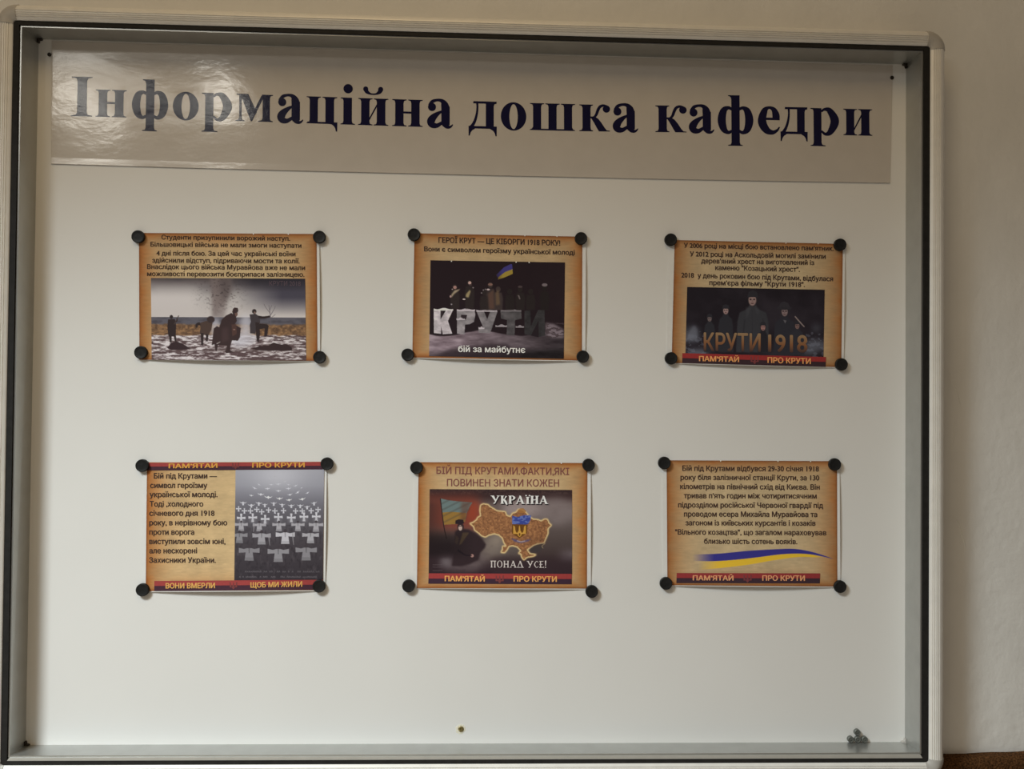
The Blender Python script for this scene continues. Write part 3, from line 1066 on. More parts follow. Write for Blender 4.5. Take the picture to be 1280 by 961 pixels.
TRIDENT = [[(-1, -1), (-.72, -.78), (-.66, -.1), (-.5, .3), (-.3, .3), (-.16, -.2), (-.1, -.7), (0, -1), (.1, -.7), (.16, -.2), (.3, .3), (.5, .3), (.66, -.1), (.72, -.78), (1, -1),
            (1, .52), (.36, .52), (.22, .86), (0, 1.05), (-.22, .86), (-.36, .52), (-1, .52)]]


def pic_map():
    r = Ras((80, 70), (1215, 78), (68, 748), 392, 234)
    r.grad([(70, (48, 36, 38)), (130, (58, 42, 42)), (200, (96, 84, 82)), (330, (92, 82, 80)), (520, (72, 62, 60)), (640, (56, 44, 45)), (750, (44, 32, 38))])
    r.put(np.clip((r.noise(4, 4, 2, 41) - .4) * 2, 0, 1) * (r.Y < 112), (78, 60, 56), .7)
    # red sky at the left
    r.put(blur(((r.X < 470) & (r.Y > 130) & (r.Y < 400)).astype(float), 16), (120, 54, 40), .85)
    r.put(blur(((r.X > 380) & (r.X < 480) & (r.Y > 180) & (r.Y < 330)).astype(float), 8), (142, 60, 40), .7)
    r.put(np.clip((240 - r.X) / 160, 0, 1) * np.clip((r.Y - 120) / 80, 0, 1), (58, 40, 38), .7)
    r.put(np.clip((r.Y - 400) / 120, 0, 1) * np.clip((560 - r.X) / 120, 0, 1), (46, 34, 38), .9)
    # clouds
    n = r.noise(46, 30, 4, 7)
    for x, y, a, b, c, al in ((820, 230, 170, 80, (150, 138, 138), .8), (1080, 250, 150, 110, (124, 114, 114), .75), (570, 540, 110, 90, (122, 112, 104), .8), (620, 470, 60, 45, (150, 138, 124), .7),
                              (450, 640, 90, 50, (128, 118, 116), .7), (340, 690, 120, 26, (150, 140, 140), .7), (205, 655, 36, 38, (150, 146, 150), .85), (1170, 610, 60, 40, (118, 110, 118), .7), (740, 560, 120, 70, (104, 96, 90), .6)):
        m_ = blur((((r.X - x) / a) ** 2 + ((r.Y - y) / b) ** 2 < 1).astype(float), 12) * np.clip(.35 + 1.3 * n, 0, 1)
        r.put(m_, c, al)
    r.put(np.clip((r.Y - 590) / 90, 0, 1) * np.clip((r.X - 540) / 60, 0, 1), (50, 38, 42), .8)
    # flag
    r.poly([(165, 145), (230, 160), (300, 168), (420, 178), (396, 215), (375, 262), (360, 330), (300, 350), (190, 356)], (96, 112, 112))
    r.poly([(180, 258), (250, 252), (372, 262), (360, 330), (300, 350), (190, 356)], (134, 104, 52))
    w = np.clip((np.sin((r.X * .06 + r.Y * .12)) * .5 + .5) - .55, 0, 1)
    r.put(r.mask([(165, 145), (420, 178), (360, 330), (190, 356)]) * w, (66, 62, 58), .8)
    r.put(r.mask([(330, 168), (420, 178), (396, 215), (360, 330), (320, 345)], 4), (92, 58, 46), .55)
    r.line([(165, 145, 4), (190, 360, 4), (212, 470, 4)], (44, 32, 32))
    # soldier in a coat
    dk = (46, 35, 38)
    r.poly([(280, 410), (300, 396), (345, 388), (392, 396), (440, 425), (490, 465), (525, 515), (515, 545), (480, 580), (465, 640), (400, 672), (330, 690), (250, 690), (262, 620), (290, 560), (276, 470)], dk, 1, 2)
    r.ell(324, 372, 26, 34, (52, 38, 40)); r.ell(322, 382, 15, 22, (176, 156, 146)); r.poly([(304, 366), (342, 362), (341, 370), (306, 373)], (60, 46, 46), .8)
    r.poly([(282, 350), (284, 322), (310, 312), (346, 318), (352, 346), (318, 352)], (40, 30, 34))
    r.poly([(340, 420), (392, 420), (330, 510), (310, 520)], (74, 60, 46), .9, 1); r.poly([(284, 440), (310, 460), (296, 520), (280, 500)], (66, 52, 46), .8, 1)
    r.ell(414, 606, 13, 13, (150, 116, 110)); r.line([(300, 560, 8), (360, 600, 6), (410, 604, 5)], (30, 22, 28), .8)
    # the country's outline with a pale rim
    land = [(395, 345), (420, 340), (450, 318), (462, 296), (484, 285), (478, 240), (484, 200), (505, 188), (545, 194), (562, 212), (590, 228), (612, 244), (660, 250), (682, 252), (690, 280), (720, 292),
            (738, 264), (766, 256), (785, 232), (815, 236), (850, 262), (868, 290), (900, 312), (940, 316), (965, 328), (990, 312), (1014, 312), (1030, 348), (1048, 360), (1020, 388), (1018, 430), (1000, 470), (985, 505), (930, 512), (900, 526),
            (872, 546), (850, 560), (872, 590), (925, 598), (900, 612), (850, 620), (822, 644), (806, 618), (800, 592), (778, 590), (800, 566), (770, 536), (735, 526), (706, 532), (692, 560), (672, 584), (640, 580), (655, 556), (656, 528), (684, 530), (668, 505), (655, 465), (628, 440),
            (590, 430), (545, 442), (520, 458), (490, 446), (462, 420), (435, 400), (428, 372)]
    e = r.mask(land)
    rim = np.clip(blur(e, 2) * 3.0, 0, 1)
    r.put(rim, (196, 172, 124), .95)
    ln = r.noise(4, 4, 3, 17)[..., None]
    col = np.array((92, 60, 42)) * (1 - ln) + np.array((178, 128, 84)) * ln
    sh = np.clip((e - .5) * 2, 0, 1)
    inner = (blur(e, 1) > .93).astype(float)[..., None]
    r.img = r.img * (1 - inner) + col * inner
    r.poly([(868, 552), (905, 526), (950, 512), (992, 508), (968, 530), (978, 546), (940, 580), (890, 582)], (60, 54, 54), .9, 1)
    r.line([(868, 552, 2), (905, 526, 2), (950, 512, 2), (992, 508, 2), (968, 530, 2), (978, 548, 2)], (168, 150, 116), .8)
    r.ell(930, 490, 80, 26, (96, 66, 48), .4, 8)
    # crowned shield with the trident
    r.poly([(735, 285), (780, 296), (830, 280), (885, 282), (880, 320), (860, 352), (830, 358), (735, 352)], (50, 66, 142), .95)
    bn = r.noise(7, 5, 2, 19)
    r.put(r.mask([(735, 285), (780, 296), (830, 280), (885, 282), (880, 320), (860, 352), (735, 352)]) * (bn > .55), (112, 130, 184), .6)
    r.poly([(732, 352), (856, 356), (850, 425), (815, 450), (790, 466), (766, 450), (732, 428)], (96, 62, 24), .95)
    for t in TRIDENT:
        r.poly([(792 + 50 * a, 408 + 46 * b) for a, b in t], (190, 146, 66), .95)
    r.poly([(776, 378), (786, 378), (786, 408), (770, 408)], (90, 58, 26), .9); r.poly([(798, 378), (808, 378), (814, 408), (798, 408)], (90, 58, 26), .9)
    r.ell(792, 436, 7, 12, (84, 54, 28), .9)
    r.poly([(720, 464), (765, 476), (800, 494), (850, 478), (884, 472), (860, 492), (800, 506), (750, 494)], (78, 72, 110), .85, 1)
    r.line([(770, 486, 3), (800, 494, 3), (836, 488, 3)], (168, 160, 166), .8)
    r.put(r.mask([(780, 240), (800, 226), (824, 224), (846, 246), (838, 264), (790, 262)]), (150, 104, 56), .8)
    for y in (678, 696, 724):
        r.line([(100, y, 1.5), (130, y + 1, 1.5), (176, y, 1.5)], (108, 98, 100), .6)
    r.img = r.img * np.array((.98, .95, .90))
    lo_ = np.clip((430 - r.X) / 200, 0, 1) * np.clip((r.Y - 380) / 80, 0, 1) * np.clip((640 - r.Y) / 60, 0, 1)
    r.img = r.img * (1 - .3 * lo_[..., None])
    return r.img


def parchment(W, H, seed, dark=1.0, sides=(1, 1, 1, 1)):
    """aged paper: pale centre, burnt border; sides = left, right, top, bottom"""
    X, Y = np.meshgrid(np.linspace(0, 1, W) * 232, np.linspace(0, 1, H) * 158)
    d = np.full((H, W), 0.0)
    for k, q in enumerate((X, 232 - X, Y, 158 - Y)):
        if sides[k]:
            d = np.maximum(d, np.exp(-q / (17.0 if k < 2 else 10.0)))
    n = vnoise(H, W, 26, 20, 4, seed)
    fib = vnoise(H, W, 14, 2.2, 3, seed + 5) - .5
    d = np.clip(d * (.75 + .6 * n), 0, 1)[..., None]
    c = np.array((195, 167, 121)) * (1 - d) + np.array((156, 95, 46)) * d
    e = np.minimum(np.minimum(X if sides[0] else 99, 232 - X if sides[1] else 99), np.minimum(Y if sides[2] else 99, 158 - Y if sides[3] else 99))
    k = np.clip(1 - e / (1.6 + 2.4 * n), 0, 1)[..., None]
    c = c * (1 - .55 * k) + np.array((112, 68, 42)) * .55 * k
    c = c * (1 + .10 * fib[..., None] + .16 * (n[..., None] - .5))
    return c * dark


# ------------------------------------------------------------------ text from the built-in typeface
_tc = {}


def text_geo(body, bold):
    key = (body, bold)
    if key in _tc:
        return _tc[key]
    c = bpy.data.curves.new('t', 'FONT')
    c.body = body
    c.size = 1
    c.resolution_u = 3
    o = bpy.data.objects.new('t', c)
    COL.objects.link(o)
    dg = bpy.context.evaluated_depsgraph_get()
    cu = o.evaluated_get(dg).to_curve(dg)
    loops = []
    for sp in cu.splines:
        pts = []
        bp = sp.bezier_points
        for k in range(len(bp)):
            a, b = bp[k], bp[(k + 1) % len(bp)]
            p0, p1, p2, p3 = (np.array(q[:2]) for q in (a.co, a.handle_right, b.handle_left, b.co))
            flat = abs((p1 - p0)[0] * (p3 - p0)[1] - (p1 - p0)[1] * (p3 - p0)[0]) + abs((p2 - p0)[0] * (p3 - p0)[1] - (p2 - p0)[1] * (p3 - p0)[0]) < 1e-5
            for t in ((0.0,) if flat else (0.0, 0.25, 0.5, 0.75)):
                pts.append(p0 * (1 - t) ** 3 + 3 * p1 * t * (1 - t) ** 2 + 3 * p2 * t * t * (1 - t) + p3 * t ** 3)
        P = np.array(pts)
        ar = 0.5 * float(np.sum(P[:, 0] * np.roll(P[:, 1], -1) - np.roll(P[:, 0], -1) * P[:, 1]))
        if abs(ar) > 1e-6:
            loops.append((ar, P))
    o.to_curve_clear()
    bpy.data.objects.remove(o)
    bpy.data.curves.remove(c)
    sh = [(-bold, 0), (bold, 0), (0, bold * .6), (0, -bold * .6)] if bold else [(0, 0)]   # heavier strokes
    loops = sorted((P for _, P in loops), key=lambda q: q[:, 0].min())
    chars, right = [], -1e9
    for P in loops:
        if P[:, 0].min() > right:
            chars.append([])
        chars[-1].append(P)
        right = max(right, P[:, 0].max())
    p, f = [], []
    for ch in chars:
        v, t = union([[P + np.array(d) for P in ch] for d in sh])
        f += [[q + sum(len(z) for z in p) for q in w_] for w_ in t]
        p.append(v)
    p = np.vstack(p)
    _tc[key] = (p, f)
    return _tc[key]


def serif_caps(word, heavy=0.16, thin=0.07):
    """decorative capitals, cap height 1"""
    g = Flat()
    x = 0.0
    S = 0.09

    def st(a, b, y0=0, y1=1, foot=1, head=1):
        g.poly([(a, y0), (b, y0), (b, y1), (a, y1)])
        if foot: g.poly([(a - S, y0), (b + S, y0), (b, y0 + .1), (a, y0 + .1)])
        if head: g.poly([(a - S, y1), (b + S, y1), (b, y1 - .1), (a, y1 - .1)])

    for ch in word:
        if ch == 'У':
            g.poly([(x, 1), (x + heavy * 1.3, 1), (x + .46, .42), (x + .36, .3)])
            g.poly([(x + .62, 1), (x + .74, 1), (x + .36, .02), (x + .2, 0), (x + .2, .1), (x + .3, .12)])
            g.poly([(x + .5, 1), (x + .82, 1), (x + .74, .92), (x + .58, .92)]); g.poly([(x - .07, 1), (x + .3, 1), (x + .22, .92), (x, .92)]); x += .84
        elif ch == 'К':
            st(x + .08, x + .08 + heavy)
            g.add(*ribbon_quads([(x + .22, .5, thin / 2), (x + .4, .62, thin / 2), (x + .55, .95, .07)]))
            g.add(*ribbon_quads([(x + .25, .52, .05), (x + .42, .4, heavy / 2), (x + .56, .05, heavy / 2), (x + .62, -.12, .04)])); x += .74
        elif ch == 'Р':
            st(x + .08, x + .08 + heavy)
            g.add(*ribbon_quads([(x + .2, .97, .03), (x + .42, .95, .05), (x + .56, .74, heavy / 2), (x + .42, .5, .05), (x + .2, .46, .03)])); x += .72
        elif ch in 'АД':
            g.poly([(x + .02, 0), (x + .02 + thin, 0), (x + .4, .9), (x + .36, 1), (x + .3, .9)])
            g.poly([(x + .28, 1), (x + .44, 1), (x + .74, 0), (x + .74 - heavy * 1.1, 0), (x + .3, .9)])
            g.poly([(x - .05, 0), (x + .18, 0), (x + .12, .08), (x, .08)]); g.poly([(x + .48, 0), (x + .84, 0), (x + .76, .08), (x + .54, .08)])
            if ch == 'А': g.poly([(x + .15, .28), (x + .6, .28), (x + .6, .36), (x + .15, .36)])
            else: g.poly([(x - .04, 0), (x + .8, 0), (x + .8, .08), (x - .04, .08)])
            x += .88
        elif ch == 'Ї':
            st(x + .09, x + .09 + heavy, 0, .86)
            for q in (.03, .03 + heavy + .12): g.poly(disc_pts(x + q + .01, 1.02, .08, None, 12))
            x += .42
        elif ch == 'Н':
            st(x + .08, x + .08 + heavy); st(x + .52, x + .52 + heavy); g.poly([(x + .2, .45), (x + .56, .45), (x + .56, .55), (x + .2, .55)]); x += .86
        elif ch == 'П':
            st(x + .08, x + .08 + heavy); st(x + .48, x + .48 + heavy); g.poly([(x, .9), (x + .7, .9), (x + .7, 1), (x, 1)]); x += .82
        elif ch == 'О':
            v = disc_pts(x + .34, .5, .34, .52, 28); w_ = disc_pts(x + .34, .5, .34 - heavy, .52 - thin, 28)
            g.add(v + w_, [[i, (i + 1) % 28, (i + 1) % 28 + 28, i + 28] for i in range(28)]); x += .78
        elif ch == 'С':
            g.add(*ribbon_quads([(x + .56, .8, .04), (x + .36, .97, thin / 2), (x + .1, .5, heavy / 2), (x + .34, .03, thin / 2), (x + .58, .2, .03)])); x += .7
        elif ch == 'Е':
            st(x + .08, x + .08 + heavy, 0, 1, 0, 0)
            for y, l in ((0, .5), (.46, .4), (.92, .5)): g.poly([(x, y), (x + l, y), (x + l, y + .08), (x, y + .08)])
            g.poly([(x + .5, 0), (x + .58, 0), (x + .55, .22), (x + .48, .08)]); x += .68
        elif ch == '!':
            g.poly([(x + .06, .28), (x + .12, .28), (x + .2, 1.05), (x, 1.05)]); g.poly(disc_pts(x + .09, .07, .08, None, 12)); x += .3
        else:
            x += .34
    return union_flat(g)


# ------------------------------------------------------------------ posters
SHEET_Y = -0.0006


class Poster:
    def __init__(self, label, origin, scale, white, paper, curl=0.005, side=0.003):
        self.o, self.s, self.white = np.array(origin, float), scale, white
        q = self.o + np.array(paper, float) / scale
        self.q = q
        self.A = np.linalg.inv(np.stack([q[1] - q[0], q[3] - q[0]], 1))
        self.curl, self.side = curl, side
        c = at(q[:, 0].mean(), q[:, 1].mean(), -0.0003)
        self.c = c
        self.root = thing('poster', label, 'poster', c, 'printed sheets held by magnets')
        # the paper itself, with real thickness
        v, nx_, ny_ = self.quad_grid(q, 49, 33, 0.0)
        n_ = len(v)
        g = self.faces(nx_, ny_)
        loop_ = list(range(nx_)) + [r * nx_ + nx_ - 1 for r in range(1, ny_)] + [(ny_ - 1) * nx_ + k for k in range(nx_ - 2, -1, -1)] + [r * nx_ for r in range(ny_ - 2, 0, -1)]
        vb = v + np.array([0, 0.00022, 0])
        ff = g + [(b[3] + n_, b[2] + n_, b[1] + n_, b[0] + n_) for b in g] + [(loop_[i], loop_[i] + n_, loop_[(i + 1) % len(loop_)] + n_, loop_[(i + 1) % len(loop_)]) for i in range(len(loop_))]
        fix_normals(mesh_obj('paper', np.vstack([v, vb]) - c, ff, M_PAPER, self.root))

    def lift(self, P):
        uv = (P - self.q[0]) @ self.A.T
        u, w_ = np.clip(uv[:, 0], 0, 1), np.clip(uv[:, 1], 0, 1)
        return (self.curl * np.sin(np.pi * u) * w_ ** 5 + self.side * np.sin(np.pi * w_) * (u ** 8 + .5 * (1 - u) ** 8) + 0.0012 * np.sin(np.pi * u) * np.sin(np.pi * w_))

    def place(self, P, layer):
        P = np.asarray(P, float)
        return at(P[:, 0], P[:, 1], SHEET_Y - self.lift(P) - layer)

    def quad_grid(self, q, nx_, ny_, layer):
        u, w_ = np.meshgrid(np.linspace(0, 1, nx_), np.linspace(0, 1, ny_))
        u, w_ = u.reshape(-1, 1), w_.reshape(-1, 1)
        P = q[0] * (1 - u) * (1 - w_) + q[1] * u * (1 - w_) + q[2] * u * w_ + q[3] * (1 - u) * w_
        return self.place(P, layer), nx_, ny_

    @staticmethod
    def faces(nx_, ny_):
        return [(r * nx_ + k, r * nx_ + k + 1, (r + 1) * nx_ + k + 1, (r + 1) * nx_ + k) for r in range(ny_ - 1) for k in range(nx_ - 1)]

    def raster(self, name, quad, img, layer, white=None):
        H, W = img.shape[:2]
        q = self.o + np.array(quad, float) / self.s
        v, nx_, ny_ = self.quad_grid(q, W, H, layer)
        v = v - self.c
        me = bpy.data.meshes.new(name)
        idx = np.arange(W * H).reshape(H, W)
        fa = np.stack([idx[:-1, :-1], idx[1:, :-1], idx[1:, 1:], idx[:-1, 1:]], -1).reshape(-1, 4)
        me.vertices.add(W * H)
        me.vertices.foreach_set('co', v.astype(np.float32).ravel())
        me.loops.add(fa.size)
        me.loops.foreach_set('vertex_index', fa.astype(np.int32).ravel())
        me.polygons.add(len(fa))
        me.polygons.foreach_set('loop_start', np.arange(0, fa.size, 4, dtype=np.int32))
        me.polygons.foreach_set('use_smooth', np.ones(len(fa), bool))
        me.update(calc_edges=True)
        me.validate()
        a = me.color_attributes.new('print', 'FLOAT_COLOR', 'POINT')
        rgb = albedo(np.clip(img, 0, 255), white or self.white)
        a.data.foreach_set('color', np.concatenate([rgb.reshape(-1, 3), np.ones((W * H, 1))], 1).astype(np.float32).ravel())
        me.materials.append(M_PRINT)
        o = bpy.data.objects.new(name, me)
        COL.objects.link(o)
        o.parent = self.root
        return o

    def shape(self, name, polys, seen, layer, parent=None):
        """polys: list of point lists in the crop's coordinates"""
        g = Flat()
        for p in polys:
            g.poly(p)
        P = self.o + np.array(g.v, float) / self.s
        o = mesh_obj(name, self.place(P, layer) - self.c, g.f, inkcol(name + '_ink', seen, self.white), self.root)
        if parent is not None:
            o.parent = parent
        face_room(o)
        return o

    def text(self, name, lines, seen, layer, parent=None, bold=0.032, geo=None, shift=(0, 0)):
        V_, F_ = [], []
        k = 0
        for body, X0, X1, Y0, Y1, cap in lines:
            if geo:
                v, f_ = geo(body)
                h = 1.0
            else:
                v, f_ = text_geo(body, bold)
                h = 0.727
            a, b = v[:, 0].min(), v[:, 0].max()
            t = (v[:, 0] - a) / (b - a)
            X = X0 + (X1 - X0) * t + shift[0]
            Y = Y0 + (Y1 - Y0) * t - v[:, 1] / h * cap + shift[1]
            V_.append(np.stack([X, Y], 1))
            F_ += [[i + k for i in q] for q in f_]
            k += len(v)
        P = self.o + np.vstack(V_) / self.s
        o = mesh_obj(name, self.place(P, layer) - self.c, F_, inkcol(name + '_ink', seen, self.white), self.root)
        if parent is not None:
            o.parent = parent
        face_room(o)
        return o

    def banner(self, quad, lines, emblem, red=(132, 52, 46), dark=(52, 34, 38), gold=(196, 146, 84), rows=2):
        TL, TR, BR, BL = [np.array(p, float) for p in quad]
        n_ = 24
        us = np.linspace(0, 1, n_)
        top = [TL + (TR - TL) * u for u in us]
        bot = [BL + (BR - BL) * u for u in us]
        mid = [t + (b - t) * .5 for t, b in zip(top, bot)]
        strips = lambda a, b: [[a[i], a[i + 1], b[i + 1], b[i]] for i in range(n_ - 1)]
        o = self.shape('banner', strips(top, bot), dark, 0.0008)
        self.shape('banner_stripe', strips(top, mid), red, 0.0010, o)
        ex, ey, es = emblem
        c1 = [[(ex + es * a, ey + es * b) for a, b in t] for t in TRIDENT]
        self.shape('emblem', c1, tuple(v * .62 + 20 for v in red), 0.0012, o)
        for ln_ in lines:
            self.text('banner_text', [ln_], gold, 0.0013, o, bold=0.035)
        return o


def nicks(P, xs, y, seen):
    for x in xs:
        P.shape('torn_edge', [[(x - 4, y(x) - 2), (x + 5, y(x) - 2), (x + 2, y(x) + 5), (x - 1, y(x) + 6)]], seen, 0.0009)


SC = 1280 / 270
TXT = (56, 38, 26)

# 1 - upper left: winter battle
P1 = Poster('parchment sheet with six lines of text above a photo of soldiers running from an explosion', (150, 270), SC, (195, 190, 178),
            [(98, 98), (1181, 103), (1187, 861), (101, 853)], 0.006)
P1.raster('printed_background', [(112, 100), (1165, 106), (1170, 858), (115, 851)], parchment(380, 260, 1, 0.92), 0.0003)
P1.raster('picture', [(183, 367), (1097, 371), (1103, 855), (188, 851)], pic_battle(), 0.0008)
P1.text('printed_text', [('Студенти призупинили ворожий наступ.', 245, 1008, 138, 146, 27),
                         ('Більшовицькі війська не мали змоги наступати', 180, 1075, 180, 188, 27),
                         ('4 дні після бою. За цей час українські воїни', 215, 1040, 233, 238, 28),
                         ('здійснили відступ, підриваючи мости та колії.', 190, 1065, 275, 280, 28),
                         ('Внаслідок цього війська Муравйова вже не мали', 160, 1097, 313, 320, 28),
                         ('можливості перевозити боєприпаси залізницею.', 160, 1093, 355, 360, 28)], TXT, 0.0006)
P1.text('picture_caption', [('КРУТИ 2018', 885, 1070, 412, 414, 28)], (82, 66, 70), 0.0011, bold=0.0)
nicks(P1, (790, 997), lambda x: 101 + x * .005, (215, 205, 190))

# 2 - upper middle: night picture with block letters
P2 = Poster('parchment sheet with a dark night picture of snowy stone letters and a small flag', (490, 270), SC, (183, 177, 163),
            [(113, 100), (1150, 121), (1146, 862), (98, 842)], 0.006)
P2.raster('printed_background', [(133, 102), (1128, 122), (1125, 856), (120, 838)], parchment(380, 260, 2, 0.86), 0.0003)
P2.raster('picture', [(228, 262), (1025, 275), (1018, 845), (220, 830)], pic_block_letters(), 0.0008)
P2.text('printed_text', [('ГЕРОЇ КРУТ — ЦЕ КІБОРГИ 1918 РОКУ!', 275, 997, 157, 175, 32),
                         ('Вони є символом героїзму української молоді', 190, 1083, 208, 230, 28)], (48, 34, 28), 0.0006)
P2.text('picture_caption', [('бій за майбутнє', 392, 790, 804, 810, 36)], (214, 204, 198), 0.0011, bold=0.026)
nicks(P2, (352, 735, 812), lambda x: 264 + (x - 228) * .016, (200, 190, 170))
nicks(P2, (787, 977), lambda x: 101 + (x - 133) * .02, (200, 190, 172))

# 3 - upper right: film poster with soldiers
P3 = Poster('parchment sheet with a dark group portrait of soldiers over bronze letters', (810, 270), SC, (160, 152, 137),
            [(120, 141), (1168, 165), (1160, 900), (110, 873)], 0.005)
P3.raster('printed_background', [(158, 142), (1155, 165), (1145, 895), (140, 870)], parchment(380, 260, 3, 0.74), 0.0003)
P3.raster('picture', [(232, 420), (1047, 437), (1040, 835), (222, 812)], pic_soldiers(), 0.0008)
P3.text('printed_text', [('У 2006 році на місці бою встановлено пам’ятник.', 212, 1100, 187, 206, 28),
                         ('У 2012 році на Аскольдовій могилі замінили', 248, 1053, 238, 253, 29),
                         ('дерев’яний хрест на виготовлений із', 315, 985, 279, 290, 29),
                         ('каменю "Козацький хрест".', 398, 900, 319, 330, 29),
                         ('2018  у день роковин бою під Крутами, відбулася', 197, 1097, 363, 386, 29),
                         ('прем’єра фільму "Крути 1918".', 363, 930, 408, 420, 29)], (46, 32, 26), 0.0006)
for ln_ in (('КРУТИ', 330, 668, 797, 803, 106), ('1918', 712, 945, 803, 808, 106)):
    o = P3.text('picture_title', [ln_], (100, 68, 42), 0.0011, bold=0.024)
    nt = o.data.materials[0].node_tree
    zz = [q.co.z for q in o.data.vertices]
    tc = nt.nodes.new('ShaderNodeTexCoord')
    sx = nt.nodes.new('ShaderNodeSeparateXYZ')
    mr = nt.nodes.new('ShaderNodeMapRange')
    mr.inputs['From Min'].default_value, mr.inputs['From Max'].default_value = min(zz), max(zz)
    cr = nt.nodes.new('ShaderNodeValToRGB')
    cr.color_ramp.elements[0].color = (*albedo((50, 36, 32), P3.white), 1)
    cr.color_ramp.elements[1].color = (*albedo((112, 88, 60), P3.white), 1)
    e_ = cr.color_ramp.elements.new(0.45)
    e_.color = (*albedo((100, 64, 38), P3.white), 1)
    nt.links.new(tc.outputs['Object'], sx.inputs[0])
    nt.links.new(sx.outputs['Z'], mr.inputs['Value'])
    nt.links.new(mr.outputs[0], cr.inputs['Fac'])
    nt.links.new(cr.outputs['Color'], nt.nodes['Principled BSDF'].inputs['Base Color'])
P3.banner([(203, 812), (1055, 835), (1052, 893), (203, 870)], [('ПАМ’ЯТАЙ', 302, 540, 859, 864, 30), ('ПРО КРУТИ', 708, 965, 869, 876, 33)],
          (632, 852, 24), (112, 34, 30), (42, 27, 28), (170, 112, 62))
nicks(P3, (817, 1008), lambda x: 143 + (x - 158) * .023, (170, 155, 130))

# 4 - lower left: crosses and birds
P4 = Poster('sheet with ten left-aligned lines beside a grey picture of shirts, crosses and birds', (150, 560), SC, (212, 211, 203),
            [(138, 86), (1226, 80), (1216, 846), (126, 853)], 0.007)
P4.raster('printed_background', [(160, 84), (1212, 80), (1203, 841), (152, 847)], parchment(380, 260, 4, 1.0, (1, 0, 0, 1)), 0.0003)
P4.raster('picture', [(685, 130), (1210, 126), (1203, 779), (677, 783)], pic_crosses(), 0.0008)
P4.text('printed_text', [('Бій під Крутами —', 200, 575, 180, 180, 32), ('символ героїзму', 178, 517, 236, 236, 32),
                         ('української молоді.', 175, 578, 290, 290, 32), ('Тоді ,холодного', 175, 493, 346, 346, 32),
                         ('січневого дня 1918', 173, 560, 401, 401, 32), ('року, в нерівному бою', 173, 635, 457, 457, 32),
                         ('проти ворога', 173, 440, 513, 513, 32), ('виступили зовсім юні,', 173, 625, 568, 568, 32),
                         ('але нескорені', 173, 457, 623, 623, 32), ('Захисники України.', 172, 568, 679, 679, 32)], (62, 46, 38), 0.0006)
P4.banner([(162, 87), (1202, 81), (1202, 127), (162, 132)], [('ПАМ’ЯТАЙ', 288, 578, 119, 116, 26), ('ПРО КРУТИ', 783, 1095, 115, 113, 28)], (685, 104, 20),
          (150, 62, 58), (66, 40, 50), (206, 150, 66))
P4.banner([(203, 787), (1203, 780), (1200, 837), (203, 846)], [('ВОНИ ВМЕРЛИ', 270, 563, 831, 829, 31), ('ЩОБ МИ ЖИЛИ', 773, 1080, 826, 820, 31)], (672, 814, 22),
          (150, 62, 58), (66, 40, 50), (206, 156, 84))

# 5 - lower middle: map
P5 = Poster('parchment sheet with a golden map outline, blue and yellow crest and a flag bearer', (490, 560), SC, (190, 186, 175),
            [(135, 84), (1178, 89), (1179, 838), (118, 832)], 0.005)
P5.raster('printed_background', [(158, 83), (1158, 88), (1155, 832), (147, 830)], parchment(380, 260, 5, 0.92), 0.0003)
P5.raster('picture', [(223, 243), (1067, 248), (1067, 746), (217, 743)], pic_map(), 0.0008)
P5.text('printed_text', [('БІЙ ПІД КРУТАМИ.ФАКТИ,ЯКІ', 263, 1050, 152, 159, 42), ('ПОВИНЕН ЗНАТИ КОЖЕН', 325, 990, 225, 228, 42)], (112, 66, 58), 0.0006, bold=0.014)
P5.text('picture_title', [('УКРАЇНА', 583, 928, 329, 331, 48)], (226, 214, 196), 0.0012, geo=lambda b: serif_caps(b, .2, .09))
P5.text('title_shadow', [('УКРАЇНА', 583, 928, 329, 331, 48)], (34, 24, 26), 0.0010, geo=lambda b: serif_caps(b, .26, .13), shift=(5, 6))
P5.text('picture_caption', [('ПОНАД УСЕ!', 583, 915, 707, 709, 40)], (184, 172, 160), 0.0011, geo=lambda b: serif_caps(b, .13, .06))
P5.banner([(217, 742), (1065, 745), (1065, 806), (215, 803)], [('ПАМ’ЯТАЙ', 312, 550, 788, 790, 31), ('ПРО КРУТИ', 720, 977, 790, 792, 32)], (638, 776, 24),
          (138, 52, 48), (54, 34, 44), (202, 142, 76))
nicks(P5, (810, 1003), lambda x: 84 + (x - 158) * .005, (210, 200, 185))

# 6 - lower right: text and ribbon
P6 = Poster('parchment sheet filled with nine lines of text above a blue and yellow wave', (810, 560), SC, (168, 162, 149),
            [(85, 72), (1135, 77), (1141, 826), (90, 816)], 0.006)
P6.raster('printed_background', [(110, 72), (1120, 77), (1122, 820), (115, 812)], parchment(380, 260, 6, 0.78), 0.0003)
P6.text('printed_text', [('Бій під Крутами відбувся 29-30 січня 1918', 203, 1013, 134, 138, 31), ('року біля залізничної станції Крути, за 130', 192, 1015, 188, 191, 31),
                         ('кілометрів на північний схід від Києва. Він', 190, 1018, 242, 246, 31), ('тривав п’ять годин між чотиритисячним', 212, 1000, 296, 299, 31),
                         ('підрозділом російської Червоної гвардії під', 178, 1038, 351, 355, 31), ('проводом есера Михайла Муравйова та', 213, 1003, 405, 408, 31),
                         ('загоном із київських курсантів і козаків', 222, 993, 457, 460, 31), ('"Вільного козацтва", що загалом нараховував', 160, 1057, 512, 516, 31),
                         ('близько шість сотень вояків.', 332, 885, 566, 569, 31)], (52, 36, 28), 0.0006)
up = smooth_path([(262, 630), (420, 625), (600, 608), (800, 597), (880, 598), (960, 612), (1030, 632), (1095, 655)])
